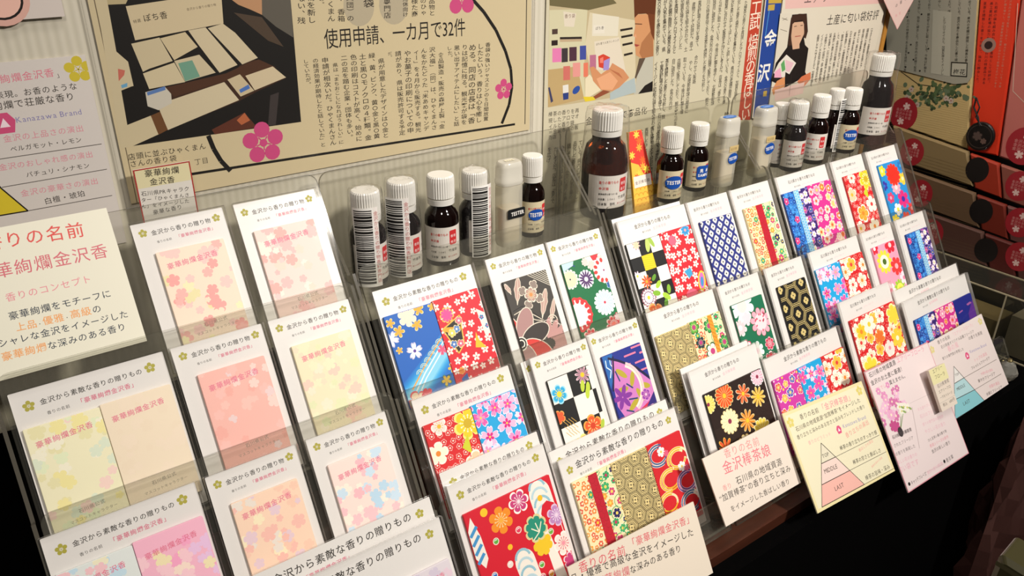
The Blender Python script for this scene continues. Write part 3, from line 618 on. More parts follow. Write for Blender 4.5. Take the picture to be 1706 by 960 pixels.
P_peach = lambda c, w, h: pastel(c, w, h, '#f4d2b8', ('#f2bcae', '#f4e4c0', '#e4c8d0', '#f2c8b0', '#e8dcd0'), 11)
P_sky = lambda c, w, h: pastel(c, w, h, '#f2dad0', ('#b8d4e6', '#f4c0c4', '#f6e8d8', '#c8dcea', '#f2b8be'), 12)
P_lilac = lambda c, w, h: pastel(c, w, h, '#dcd2d8', ('#d0c4d4', '#e8d8dc', '#e2c8d4', '#d4d4e0'), 13)

# ------------------------------------------------------------------ gift cards
TOPK, TOPL = '金沢から香りの贈りもの', '金沢から素敵な香りの贈りもの'
def card_print(c, w, style):
    ink = '#2f2a25'; c.clip = (0, 0, w, 400); big = w > 75; k = w / (90.0 if w < 110 else 128.0) if big else w / 62.0
    if style == 'L':
        if big: c.plum5(9 * k, 10 * k, 3.6, '#a9a03c'); c.plum5(80 * k if w < 110 else 118 * k, 8 * k, 3.6, '#a9a03c'); a, b = 15 * k, (75 * k if w < 110 else 112 * k)
        else: c.plum5(6.5, 7, 3.0, '#a9a03c'); c.plum5(56, 6.5, 3.0, '#a9a03c'); a, b = 11.5, 52
        c.text(TOPL if big else '金沢から香りの贈り物', (a, 11.2 if big else 9.4), (b, 10.2 if big else 8.8), ink, bold=.016)
        y = 18.2 if big else 15.4
        c.text('香りの名前', (a + 2, y), (a + (15 if big else 12), y - .3), ink); c.text('「豪華絢爛金沢香」', (a + (19 if big else 15), y - .4), (a + (55 if big else 42), y - 1.2), '#d0607c', bold=.016)
    else:
        t = {'R': '金沢から香りの贈りもの', 'E': '石川県から香りの贈りもの', 'X': TOPL}[style]
        if big: a, b = (20, 68) if w < 110 else (30, 100)
        else: a, b = 9, 47
        c.text(t, (a, 10.2), (b, 9.6), ink, bold=.016, sy=1.12); c.text('香りの名前', (a + 8, 16.0), (a + 19, 15.8), ink); c.text('金沢棒茶娘' if style != 'E' else 'エアリーフローラ', (a + 22, 15.8), (a + 40, 15.3), '#e6a8b4')
SLEEVE_N = 0
def gift_card(k, n, x, v, w, H, style, label, sachets, group='scent sachet gift cards'):
    f = card_frame(k, n, x, v); base = f.pt(w / 2, H)
    root = thing('gift_card', base, label, 'gift card', group)
    m = MB(); m.prism(f, rr(0, 0, w, H, .6, 2), -0.0004, 0.0, PAPER); c = Cv(); card_print(c, w, style); c.emit(m, f.pt, 2e-5); m.build('backing_card', root)
    tk = 0.0
    for sx, sy, sw, sh, fn in sachets:
        g = Frame(f.pt(sx, sy, 0.0004), f.u, f.v); s = MB(); t = 0.0022; side = None
        cc = Cv((.25, .25, sw - .25, sh - .25)); fn(cc, sw, sh); side = cc.it[0][1]
        s.prism(g, rr(0, 0, sw, sh, 1.0, 3), 0, t, side, None, 0.00035); cc.emit(s, g.pt, t + 1e-5, 8e-6); s.build('sachet', root); tk = t
    m = MB(); m.prism(f, rr(-1.2, -.8, w + 2.4, H + 1.4, .6, 2), -0.0008, 0.0036 if sachets else 0.0006, FILM, FILM_SEAM); m.build('plastic_sleeve', root)
    return root
S1 = lambda fn, dx=8.5, y=22, h=72: [(dx, y, 46, h, fn)]
D2 = lambda f1, f2, y=21, h=74: [(2, y, 43, h, f1), (45.3, y - 1, 43, h, f2)]
seeds = lambda f, s: (lambda c, w, h: f(c, w, h, s))
H1 = 104
# left rack, pastel papers
gift_card(0, 0, .0863, 0, 62, H1, 'L', 'cream and rose pastel sachet card beside the red-edged tag, top row', S1(P_cream, 10))
gift_card(0, 0, .1562, 0, 62, H1, 'L', 'pale pink pastel sachet card, top row next to the barcode bottles', S1(P_pink, 8))
gift_card(1, 0, -.0087, 0, 90, H1, 'L', 'double card of pale yellow floral and plain beige sachets at left edge', D2(P_yel, P_plain, 23))
gift_card(1, 0, .0863, 0, 62, H1, 'L', 'salmon pink sachet card in the middle row of the left rack', S1(P_salmon, 11))
gift_card(1, 0, .1533, 0, 62, H1, 'L', 'pale green and cream sachet card in middle row of left rack', S1(P_green, 10))
gift_card(2, 0, -.0146, 0, 90, H1, 'L', 'double card of pale blue and rose pastel sachets, bottom left corner', D2(P_blue, P_rose, 23))
gift_card(2, 0, .0819, 0, 62, H1, 'L', 'peach multicoloured pastel sachet card above the front white cards', S1(P_peach, 10))
gift_card(2, 0, .1517, 0, 62, H1, 'L', 'sky blue and pink pastel sachet card at right of left rack', S1(P_sky, 9))
gift_card(3, .006, .0845, -.0195, 137, 112, 'L', 'plain white wide card standing behind another, bottom of left rack', [])
gift_card(3, .0105, .0855, -.004, 137, 102, 'L', 'front wide white card with lilac pastel sachets, bottom of left rack', [(3 + i * 44, 30, 43, 66, P_lilac) for i in range(3)])
# second rack
gift_card(1, 0, .2351, 0, 90, H1, 'L', 'double card with blue cherry blossom sachet beside red fan sachet', D2(seeds(blue_sakura, 1), seeds(red_fans, 2)))
gift_card(1, 0, .3389, 0, 62, H1, 'L', 'card with grey and red peacock pattern sachet', S1(lambda c, w, h: peacock(c, w, h), 9))
gift_card(1, 0, .4029, 0, 62, H1, 'L', 'card with green sachet of red, white and pale blue chrysanthemums', S1(lambda c, w, h: green_mums(c, w, h), 8))
gift_card(2, 0, .2361, 0, 90, H1, 'L', 'double card with red blossom sachet beside cyan and pink blossom sachet', D2(seeds(red_big, 0), seeds(cyan_pink, 5)))
gift_card(2, 0, .3380, 0.002, 62, H1, 'L', 'white card mostly hidden behind the black checkered flower card', [])
gift_card(2, .0045, .3445, .001, 61, H1, 'L', 'card with black and white checkered sachet and blue flower', S1(lambda c, w, h: checker(c, w, h, 3, False), 9))
gift_card(2, 0, .4095, 0, 60, H1, 'L', 'card with indigo and violet folding fan sachet', S1(lambda c, w, h: indigo_fan(c, w, h), 8))
gift_card(3, .004, .2350, -.0315, 91, 134, 'L', 'white card top showing just behind the red stream pattern card', [])
gift_card(3, .0088, .2355, -.0215, 90, 124, 'L', 'card with one large bright red sachet of plum flowers and streams', [(5, 24, 81, 92, lambda c, w, h: red_stream(c, w, h))])
gift_card(3, .004, .3300, -.0115, 134, 114, 'L', 'wide white card behind the striped triple sachet card', [])
gift_card(3, .0095, .3333, -.003, 133, 106, 'L', 'wide triple card with retro stripe, gold hexagon and red cord sachets', [(6, 20, 41, 78, seeds(retro, 4)), (47.4, 20, 41, 78, lambda c, w, h: kikko(c, w, h)), (88.6, 20, 41, 78, lambda c, w, h: red_cords(c, w, h))])
# third rack
gift_card(1, -.0012, .4828, -.004, 90, H1, 'R', 'white card peeking out behind the yellow checkered double card', [])
gift_card(1, .0022, .4842, 0, 90, H1, 'R', 'double card with yellow and black checkered sachet beside red sachet', D2(lambda c, w, h: checker(c, w, h, 2), lambda c, w, h: (small_sakura(c, w, h, '#d01e2c', '#f6e8de', 8.6, 3.7, 8, '#e04a4a'), c.flower(34, 4, 6, 8, 'plum', '#2a8cc8', '#8cc8e0', '#d8a0a0'), c.poly([(18, 42), (27, 40), (28, 47), (22, 50)], '#3a9ac8'), c.ell(37, 56, 5, 10, '#e8c43a', .3), c.ell(37, 56, 3.4, 8, '#d86ab0', .3), c.ell(37, 57, 2, 5, '#3a8ac0', .3), c.ell(14, 10, 5, 5, '#e0607a'), c.ell(20, 66, 8, 6, '#e05a72'), c.flower(30, 70, 6, 6, 'plum', '#d86a2a', '#8a6a4a')), 22))
gift_card(1, 0, .5778, 0, 61, H1, 'R', 'card with navy blue sachet of white tie-dye squares', S1(lambda c, w, h: shibori(c, w, h), 10))
gift_card(1, 0, .6430, 0, 62, H1, 'R', 'single card with retro flower sachet and crimson stripe', S1(seeds(retro, 14), 11))
gift_card(2, 0, .4813, 0, 90, H1, 'R', 'double card with gold hexagon sachet beside orange striped floral sachet', D2(lambda c, w, h: kikko(c, w, h), seeds(retro_orange, 6), 23))
gift_card(2, 0, .5773, 0, 62, H1, 'R', 'card with dark green sachet and big pink peony', S1(lambda c, w, h: green_peony(c, w, h), 10))
gift_card(2, 0, .6485, 0, 62, H1, 'R', 'card with black sachet of gold hexagons', S1(lambda c, w, h: kikko(c, w, h, True, 11.5), 10))
gift_card(3, .004, .4900, -.031, 92, 134, 'R', 'white card edge behind the dark chrysanthemum card', [])
gift_card(3, .009, .4925, -.0262, 94, 130, 'R', 'card with dark brown sachet of orange and cream chrysanthemums', [(10, 24, 80, 92, seeds(mums, 2))])
gift_card(3, .009, .5895, -.0075, 120, 112, 'X', 'wide triple card with violet, cyan and red blossom sachets', [(4, 22, 38, 78, seeds(violet_plum, 3)), (42.3, 22, 38, 78, seeds(cyan_pink, 8)), (80.6, 22, 38, 78, seeds(red_white, 4))])
# fourth rack
gift_card(1, 0, .7162, 0, 90, H1, 'E', 'double card with light blue striped sachet beside magenta flower sachet', D2(seeds(blue_stripe, 2), seeds(magenta, 3), 19))
gift_card(1, 0, .8153, 0, 62, H1, 'E', 'card with red sachet and yellow flower, second from right in upper row', S1(seeds(red_big, 2), 14, 20))
gift_card(1, 0, .8852, 0, 62, H1, 'E', 'card with sky blue sachet and one huge red flower', S1(seeds(bright, 3), 14, 19))
gift_card(2, 0, .7218, 0, 90, H1, 'E', 'double card with cyan and pink sachet beside red and cream sachet', D2(seeds(cyan_pink, 13), seeds(red_white, 6), 20))
gift_card(2, 0, .8177, 0, 62, H1, 'E', 'card with pink sachet and large yellow and green daisies', S1(seeds(daisies, 2), 12, 20))
gift_card(2, 0, .8881, 0, 62, H1, 'E', 'single card with navy sachet and light blue wave stripe at right end', S1(seeds(blue_stripe, 7), 12, 20))
gift_card(3, .007, .7240, -.0285, 95, 132, 'E', 'card with large red sachet of yellow and white blossoms', [(9, 22, 84, 96, lambda c, w, h: (red_white(c, w, h, 11), c.flower(14, 16, 10, 6, 'plum', '#f0c02a', '#f6e6a0', '#e8862a'), c.flower(30, 12, 11, 6, 'plum', '#f6eed8', None, '#f0c83a'), c.flower(76, 14, 13, 6, 'plum', '#f0d040', '#f6eaa0'), c.flower(72, 40, 11, 6, 'plum', '#f2c83a', None, '#f6eed0'), c.flower(14, 56, 14, 6, 'plum', '#ecd23a', '#f6eeb0'), c.flower(54, 46, 9, 6, 'plum', '#f6dcd4', None, '#e890a0'), c.flower(40, 74, 14, 6, 'plum', '#f6ece0', None, '#f0d0a0'), c.flower(42, 30, 9, 6, 'plum', '#e0702a', '#e8a04a')))])
gift_card(3, .004, .8270, -.0145, 138, 118, 'X', 'rearmost wide white card at the right end of the bottom row', [])
gift_card(3, .0105, .8270, -.0005, 139, 104, 'X', 'wide triple card with blue stripe, pink and indigo sachets', [(12, 24, 41, 74, seeds(blue_stripe, 21)), (53.4, 24, 41, 74, lambda c, w, h: (magenta(c, w, h, 9), )), (94.8, 24, 41, 74, lambda c, w, h: indigo_stripes(c, w, h))])
# ------------------------------------------------------------------ bottles on the top shelf
FZ = ZC - 0.2810
def cyl(cx, cy, z, r, turn=0.0):            # a print wrapped on a cylinder, turned from the customer's side
    d = Vector((-0.25 - 0 * cx, -1, 0)).normalized(); a0 = math.atan2(d.y, d.x) + turn
    def fn(x, y, h):
        a = a0 + x * 0.001 / r; return Vector((cx + (r + h) * math.cos(a), cy + (r + h) * math.sin(a), z - y * 0.001))
    return fn
def strip(mb, fn, x0, x1, y0, y1, m, n=24):
    mb.rings([[fn(x0 + (x1 - x0) * i / n, y0, 1e-4), fn(x0 + (x1 - x0) * i / n, y1, 1e-4)] for i in range(n + 1)], m, False, False, False)
def label_print(c, w, h, red_at=None):
    c.text('香りの贈りもの', (w * .06, h * .24), (w * .62, h * .24), '#c8403a', None, .94, .03, 1.25); c.text('金沢香', (w * .06, h * .42), (w * .34, h * .42), '#c8403a', None, .94, .03)
    for i, t in enumerate(('豪華絢爛な香りの一品', '内容量：１０ｍｌ', '日本製　香料')): c.text(t, (w * .06, h * (.58 + .16 * i)), (w * (.60 if i == 0 else .54), h * (.58 + .16 * i)), '#2e2a26', None, .94, .02, 1.2)
    c.poly(rr(w * .66, h * .10, w * .26, h * .42, 1.2, 3), '#c42e30'); c.text('香香', (w * .69, h * .30), (w * .89, h * .30), '#f0e4e0'); c.text('金沢', (w * .69, h * .47), (w * .89, h * .47), '#f0e4e0'); c.text('竹屋製', (w * .62, h * .72), (w * .94, h * .72), '#2e2a26'); c.text('香りの専門店', (w * .60, h * .88), (w * .95, h * .88), '#b04a4a')
def barcode(c, x, y, w, h, seed):
    R = rnd(seed); c.rect(x, y, w, h, '#ece8e2'); q = y + 2; c.up()
    while q < y + h - 2: t = R.choice((.8, .9, 1.4, 2.0)); c.convex([[(x + 1, q), (x + w - 1, q), (x + w - 1, q + t), (x + 1, q + t)]], '#181614', False); q += t + R.choice((.5, .6, .9))
def bottle(px, Y, top, d, label, kind='plain', turn=0.0, sticker=None, wrap=False, big=False, amber=False, group='small oil bottles on the shelf', seed=1):
    p = at(px[0], px[1], Y); x = p.x; h = p.z - FZ if not top else top; r = d / 2
    root = thing('oil_bottle' if not big else 'large_oil_bottle', (x, Y, FZ), label, 'bottle', group); c = (x, Y, FZ)
    caph = h * (.30 if not big else .22); body = h - caph
    prof = [(r * .86, 0.0), (r * .97, .0012), (r, .004), (r, body * (.74 if not big else .66)), (r * .97, body * (.80 if not big else .72)), (r * .84, body * .87), (r * .62, body * .93), (r * .60, body)]
    m = MB(); gl = prof if not amber else prof[:3] + [(r, body * .56)]
    m.lathe(c, gl, BROWN, 40); body_o = m.build('glass_body' if not amber else 'dark_oil', root, None, True)
    if amber: m = MB(); m.lathe(c, [(r, body * .5602)] + prof[3:], AMBER_T, 40); m.build('glass_shoulder', root, None, True)
    rc = r * (.80 if not big else .66)
    m = MB(); m.lathe(c, [(rc * .98, body - .001), (rc * 1.0, body + caph * .16)], CAPM, 40); m.build('tamper_ring', root, None, True)
    m = MB(); z0 = body + caph * .21
    m.lathe(c, [(rc * 1.0, z0), (rc * 1.0, z0 + caph * .62), (rc * .97, body + caph * .95), (rc * .90, h), (rc * .86, h)], CAPM, 72, .045); m.lathe(c, [(rc * .8, body + caph * .1), (rc * .8, z0 + .001)], CAPM, 24); m.build('cap', root)
    lt = body * (.66 if not big else .56); lh = body * (.56 if not big else .40)
    fn = cyl(x, Y, FZ + lt, r, turn); w = r * 1000 * (3.0 if not big else 2.5)
    m = MB(); cc = Cv((-w / 2, 0, w / 2, lh * 1000)); strip(m, fn, -w / 2, w / 2, 0, lh * 1000, C('#d8d0c6', .4) if kind != 'beige' else C('#cdbf9f', .4))
    c2 = Cv(); label_print(c2, w * .64, lh * 1000); sh = -w * .34
    c2.emit(m, lambda a, b, q: fn(a + sh, b, q), 1.8e-4, 4e-5, 1.4)
    m.build('label', root, body_o, False)
    if kind == 'barcode':
        m = MB(); c3 = Cv(); bw = r * 1000 * 1.15; bh = h * 860; barcode(c3, -bw * .5, 0, bw, bh, seed); c3.rect(bw * .5, 0, 4, bh, '#e6ded8'); c3.vtext('金沢から香りの贈り物香料専門店', (bw * .5 + 2, 3), (bw * .5 + 2, bh - 3), '#b8605a'); f3 = cyl(x, Y, FZ + h * .86 + .001, r + .0008, turn - .75); c3.emit(m, f3, 2e-4, 8e-5, 1.5); m.build('barcode_sticker', root, body_o)
    if sticker:
        m = MB(); c3 = Cv(); sw, sh_, txt, boxy = sticker
        c3.fan(0, 0, [(sw * math.cos(a) * (1 if not boxy else 1.02 / max(abs(math.cos(a)), abs(math.sin(a)), .8)), sh_ * math.sin(a) * (1 if not boxy else 1.02 / max(abs(math.cos(a)), abs(math.sin(a)), .8))) for a in (2 * math.pi * i / 28 for i in range(28))], '#12489c')
        for i, t in enumerate(txt):
            yy = 1.7 if len(txt) == 1 else (-.6, 4.2)[i]; ww = sw * .84; c3.text(t, (-ww, yy), (ww, yy), '#ece8e2', 5.2 if len(txt) == 1 else 4.2, .94, .06)
        f3 = cyl(x, Y, FZ + body * .43, r + .0003, turn + (.12 if boxy else -.25)); c3.emit(m, f3, 2e-4, 7e-5, 1.5); m.build('tester_sticker', root, body_o)
    if wrap:
        m = MB(); R = rnd(seed + 3); rs = []
        for q, z in ((1.03, .001), (1.04, h * .3), (1.04, h * .56), (.98, h * .68), (.93, h * .80), (.92, h * .95), (.86, h * 1.012), (.45, h * 1.02)):
            rs.append([Vector((x + q * r * (1 + R.uniform(0, .045)) * math.cos(2 * math.pi * j / 30), Y + q * r * (1 + R.uniform(0, .045)) * math.sin(2 * math.pi * j / 30), FZ + z + R.uniform(-.0006, .0010) * (z > .01))) for j in range(30)])
        m.rings(rs, WRAP); m.build('shrink_wrap', root, None, True)
    return root
bottle((607, 316), .541, 0, .0285, 'shrink-wrapped brown bottle with barcode strip, leftmost on the shelf', 'barcode', .35, None, True, seed=1)
bottle((667, 300), .541, 0, .0285, 'shrink-wrapped brown bottle, second from left on the shelf', 'barcode', .05, None, True, seed=2)
bottle((733, 290), .541, 0, .0285, 'brown bottle with white label and red seal facing front', 'plain', -.1)
bottle((790, 283), .541, 0, .0275, 'small bottle whose barcode strip faces front beside the clear tester', 'barcode', .78, None, True, seed=4)
bottle((887, 258), .547, 0, .0235, 'narrow brown bottle with blue sticker edge behind clear tester', 'beige', .25, (7.5, 5.5, ('TESTER',), False))
bottle((1013, 181), .549, 0, .0440, 'big amber bottle with tall white cap in crinkled film', 'plain', .05, None, True, True, True, 'large amber bottles', 7)
bottle((1122, 214), .541, 0, .0275, 'brown bottle with blue TESTER oval beside the red fabric strip', 'beige', .12, (9.6, 7.0, ('TESTER',), False))
bottle((1167, 205), .549, 0, .0245, 'brown bottle with blue 見本 SAMPLE sticker', 'beige', .1, (8.6, 7.4, ('見本', 'SAMPLE'), True))
bottle((1306, 172), .553, 0, .0240, 'half-hidden brown bottle right behind the second frosted tester', 'plain', .3)
bottle((1333, 169), .534, 0, .0265, 'brown bottle with frosted cap and red seal, second in right group', 'plain', -.15, None, True, seed=8)
bottle((1371, 158), .536, 0, .0255, 'brown bottle with red seal turned left, third in right group', 'plain', -.55)
bottle((1397, 148), .555, 0, .0230, 'brown bottle with side label, fourth in right group', 'barcode', 1.0, seed=5)
bottle((1424, 147), .541, 0, .0255, 'brown bottle with blue TESTER oval near the large dark bottle', 'beige', .0, (9.2, 6.8, ('TESTER',), False))
bottle((1474, 90), .549, 0, .0410, 'large dark bottle in film at the far right of the shelf', 'plain', -.2, None, True, True, False, 'large amber bottles', 11)

def flat_bottle(px, Y, w, d, label, cap_sticker, front, liquid):
    p = at(px[0], px[1], Y); h = p.z - FZ; x = p.x; root = thing('tester_case', (x, Y, FZ), label, 'tester', 'frosted plastic testers')
    def ring(z, k, kk=1.0, pw=3.2): return [Vector((x + w / 2 * k * math.copysign(abs(math.cos(a)) ** (2 / pw), math.cos(a)), Y + d / 2 * kk * k * math.copysign(abs(math.sin(a)) ** (2 / pw), math.sin(a)), FZ + z)) for a in (2 * math.pi * i / 40 for i in range(40))]
    m = MB(); m.rings([ring(0, .90), ring(.0015, .97), ring(.004, 1), ring(h * .70, 1), ring(h * .735, .97)], MILK); case_o = m.build('case_body', root, None, True)
    m = MB(); m.rings([ring(h * .74, 1.0), ring(h * .76, 1.03), ring(h * .79, 1.03), ring(h * .80, 1.0), ring(h * .94, .97), ring(h * .985, .90), ring(h, .80)], MILKCAP); cap_o = m.build('cap', root, None, True)
    m = MB(); m.rings([ring(.004, .80), ring(h * liquid, .80)], noisy('scented_beads', '#cdbb98', '#e6dac0', 300, .5)); m.build('filling', root, None, True)
    yf = Y - d / 2 - .0003; f = Frame((x, yf, FZ + h * .42), (1, 0, 0), (0, 0, -1)); c = Cv(); front(c, w * 1000); m = MB(); c.emit(m, f.pt, 1e-4, 2e-5); m.build('sticker', root, case_o)
    if cap_sticker:
        f = Frame((x, Y, FZ + h + .0003), (1, 0, 0), (0, -1, 0)); c = Cv(); cap_sticker(c, w * 1000); m = MB(); c.emit(m, f.pt, 1e-4, 2e-5); m.build('cap_sticker', root, cap_o)
def ts(c, w): c.ell(w * .08, 0, w * .30, w * .24, '#12489c'); c.text('TESTER', (w * -.17, 2.0), (w * .33, 1.0), '#ece8e2', 4.8, .9, .06)
def ts_full(c, w): c.rect(-w * .2, -14, w * .55, 6.5, '#c8ae78'); c.text('金沢香' if w > 23 else '棒茶', (-w * .14, -9.4), (w * .26, -9.4), '#7a6238'); ts(c, w)
def cs(c, w): c.ell(0, 0, w * .36, w * .20, '#2f6ab8'); c.text('TESTER', (-w * .24, 1.4), (w * .24, 1.2), '#dfe6ee')
def bl(c, w): c.poly(rr(-w * .32, -3.5, w * .80, 9, 2), '#141618'); c.text('TESTER', (-w * .16, 3.1), (w * .44, 2.6), '#e8e4de', 4.8, .9, .06)
flat_bottle((848, 268), .540, .0235, .017, 'clear plastic tester case with black TESTER label, second rack', lambda c, w: (c.rect(-4, -3, 9, 5, '#d8d0b8'), c.text('見本品', (-3, 1), (4, 1), '#5a5040')), bl, .46)
flat_bottle((1216, 195), .541, .0250, .018, 'frosted tester case with blue oval next to the SAMPLE bottle', cs, ts_full, .50)
flat_bottle((1278, 178), .541, .0265, .019, 'frosted tester case with blue oval, further right of the pair', cs, ts_full, .55)

# fabric strip leaning against the board between the amber bottle and the tester
f = Frame(at(1042, 221, .571), (1, 0, 0), (0, -.26, -.966))
root = thing('fabric_pouch', f.pt(14, 96), 'tall red and yellow maple patterned pouch with paper band', 'pouch')
m = MB(); ol = [(1, 0), (19, 0), (33, 88), (-2, 88)]; m.prism(f, ol, 0, .003, C('#e2a83a', .7)); c = Cv(); R = rnd(5)
c.poly([(1.2, .2), (18.8, .2), (27.5, 54), (0, 30)], '#d83a30'); c.poly([(0, 30), (10, 34), (20, 52), (28, 58), (32.5, 87.6), (-1.6, 87.6)], '#e8b444')
for i in range(7):
    x, y = R.uniform(2, 17), 4 + i * 6.5; c.flower(x, y, 4.6, 7, 'star', ('#f2c64a', '#e8622a', '#f0a03a')[i % 3], rot=R.random() * 6)
for j in range(7):
    for i in range(5): c.arc(3 + i * 6 + (3 if j % 2 else 0), 54 + j * 5.6, 3, 180, 360, .5, '#c8741e', 8)
c.flower(6, 46, 4, 7, 'star', '#e8502a'); c.flower(21, 88, 6, 7, 'plum', '#d8402a', '#f2c04a'); c.flower(20, 40, 5, 7, 'star', '#f4d24a')
c.clip = None; c.rect(1, 45, 24, 11.5, '#e2d6ca'); c.text('金沢棒茶娘', (2.4, 53.2), (23, 52.6), '#4a3a34'); c.emit(m, f.pt, .0031, 2e-5); m.build('pouch', root)

# ------------------------------------------------------------------ loose printed sheets
def sheet(name, f, outline, paper, c, label, cat, th=0.0006, group=None, border=None):
    m = MB(); m.prism(f, outline, -th, 0, C(paper, .42, .35)); c.emit(m, f.pt, 2e-5, 1.2e-5); return tag(m.build(name), label, cat, group)
def quad(f, *ps): return [f.px(p) for p in ps]
def onf(f, z): return lambda *p: f.px(z(*p))
def emblem(c, x, y, s): c.poly([(x - s, y - s * .2), (x - s * .45, y - s), (x + s * .45, y - s), (x + s, y - s * .2), (x + s * .7, y + s), (x - s * .7, y + s)], '#d0507a'); c.poly([(x, y - s * .5), (x + s * .45, y + s * .4), (x - s * .45, y + s * .4)], '#f2dce2')

# big notice leaning in the top pocket of the left rack
f = card_frame(0, .0015, -.040, -.0145); z = zoom(0, 300, 3); P = onf(f, z)
c = Cv((0, 0, 115.5, 92.5))
def tx(st, a, b, col, bold=0.0, size=None): c.text(st, P(*a), P(*b), col, size, .94, bold)
tx('香りの名前', (-85, 352), (430, 275), '#d8504a', .012); tx('豪華絢爛金沢香', (-130, 510), (548, 378), '#cf6a74', .006); tx('香りのコンセプト', (30, 608), (462, 508), '#e08a94', .004)
tx('豪華絢爛をモチーフに', (45, 700), (560, 580), '#2c3644', .012); tx('上品', (80, 755), (190, 732), '#e8a060', .02); tx('・', (188, 732), (216, 724), '#2c3644'); tx('優雅', (216, 724), (325, 700), '#e8a060', .02); tx('・', (325, 700), (352, 692), '#2c3644'); tx('高級', (352, 692), (462, 668), '#e8a060', .02); tx('の', (462, 666), (512, 655), '#2c3644', .01)
tx('オシャレな金沢をイメージした', (-62, 850), (645, 682), '#2c3644', .012); tx('豪華絢爛', (10, 905), (240, 848), '#e8a060', .02); tx('な深みのある香り', (240, 848), (635, 745), '#2c3644', .012)
w2 = 115.5; o = sheet('notice_card', f, [(0, 0), (w2, 0), (w2, 92.5), (0, 92.5)], '#e2ddca', c, 'large cream notice with red heading leaning in left rack pocket', 'notice')

# scent pyramid sheet on the board at the far left
WF = Frame((0, WALLY - .0012, ZC), (1, 0, 0), (0, 0, -1)); z = zoom(0, 80, 891 / 260); P = onf(WF, z); c = Cv()
tr = P(500, 38); br = P(650, 930); X1 = (tr[0] + br[0]) / 2 + 1; c.clip = (X1 - 150, tr[1], X1, br[1] + 30)
tx('「豪華絢爛金沢香', (-195, 228), (315, 158), '#dc7a8c', .004); tx('」', (325, 170), (365, 160), '#4a4440'); tx('豪華に表現。お香のような', (-195, 312), (445, 232), '#37312c', .006); tx('豪華絢爛で荘厳な香り', (-165, 372), (432, 292), '#37312c', .006)
c.plum5(*P(448, 122), 9.0, '#cdb93a'); e = P(25, 430); emblem(c, e[0], e[1], 6.5); tx('Kanazawa Brand', (92, 428), (470, 378), '#8a84b0')
tx('金沢の上品さの演出', (20, 538), (482, 472), '#dc8a98'); tx('ベルガモット・レモン', (60, 592), (470, 535), '#37312c', .004); tx('金沢のおしゃれ感の演出', (-5, 700), (535, 620), '#dc8a98'); tx('パチュリ・シナモン', (150, 738), (515, 682), '#37312c', .004); tx('金沢の豪華さの演出', (120, 848), (565, 772), '#dc8a98'); tx('白檀・琥珀', (255, 892), (490, 842), '#37312c', .004)
for a, b in (((-10, 636), (580, 548)), ((10, 796), (610, 692)), ((160, 930), (640, 842))): c.line(P(*a), P(*b), .5, '#5a544e')
c.poly([P(-120, 640), P(5, 800), P(160, 930), P(-20, 964), P(-200, 990)], '#d8c030'); c.path([P(-120, 640), P(5, 800), P(160, 930), P(-30, 962)], .9, '#1d1a16')
sheet('scent_sheet', WF, [(X1 - 150, tr[1]), (X1, tr[1]), (X1, br[1] + 25), (X1 - 150, br[1] + 25)], '#d6cdc6', c, 'white scent chart with yellow flower pinned on left of board', 'poster')
z = zoom(0, 0, 8); P = onf(WF, z); c = Cv(); a = P(850, 170); b = P(130, 230); c.clip = (a[0] - 140, a[1] - 130, a[0], b[1] + 60)
e = P(-10, -20); c.ell(e[0], e[1], 16, 16, '#d8a89a'); c.ell(e[0], e[1], 12.4, 12.4, '#1d1614'); c.ell(e[0], e[1], 11, 11, '#e8b8a8')
sheet('poster', Frame((0, WALLY - .003, ZC), (1, 0, 0), (0, 0, -1)), [(a[0] - 140, a[1] - 130), (a[0], a[1] - 130), (a[0], a[1] + 2), (a[0] - 140, a[1] + 3)], '#d3c7bf', c, 'white poster with pink ringed circle in the upper left corner', 'poster')

# red-edged tag standing behind the first card
f = Frame(at(221, 284, .587), (1, 0, 0), (0, 0, -1)); z = zoom(0, 0, 3); P = onf(f, z); c = Cv(); c.rect(0, 0, 38.5, 62, '#a8302c'); c.rect(.9, .9, 36.7, 60, '#ddd6cc'); c.rect(.9, .9, 36.7, 13, '#ddd2a8')
tx('豪華絢爛', (722, 884), (898, 862), '#2a2420', .015); tx('金沢香', (748, 925), (876, 910), '#2a2420', .015)
z = zoom(0, 300, 3); P = onf(f, z)
for i, t in enumerate(('石川県PRキャラク', 'ター「ひゃくまんさ', 'ん」をイメージした', '豪華な香り')): tx(t, (705 + (i == 3) * 60, 80 + i * 31), (948 - (i == 3) * 35, 52 + i * 30), '#2a2420', .008)
sheet('shelf_tag', f, [(0, 0), (38.5, 0), (38.5, 62), (0, 62)], '#d8d0c6', c, 'small cream tag with red border behind the first pastel card', 'tag', .001)

# ------------------------------------------------------------------ newspaper cuttings in clear sleeves
CORP = '金沢の香りを商品化した香り袋が人気を集めている。県内の老舗が開発した棒茶の香りを再現したアロマオイルと、加賀友禅をイメージした和紙の袋を組み合わせ、土産物として好評だ。県工業試験場の協力を得て、石川の特産品である茎茶を焙煎した香りを分析し、独自に調合した。金沢市内の店舗で販売しており、観光客らが手に取っている。今後は種類を増やし、北陸新幹線の開業に合わせて販路を広げたい考えだ。店長は「香りで金沢を思い出してほしい」と話している。'
CP = [0]
def corp(n): s = ''.join(CORP[(CP[0] + i) % len(CORP)] for i in range(n)); CP[0] += n; return s
z0 = lambda x, y: (x, y); WN = Frame((0, WALLY - .0016, ZC), (1, 0, 0), (0, 0, -1))
P = onf(WN, z0); c = Cv(); XL = P(150, 20)[0]; XR = P(884, 100)[0]; YB = (P(560, 268)[1] + P(880, 226)[1] + P(225, 335)[1]) / 3; YT = P(500, -60)[1]; c.clip = (XL, YT, XR, YB)
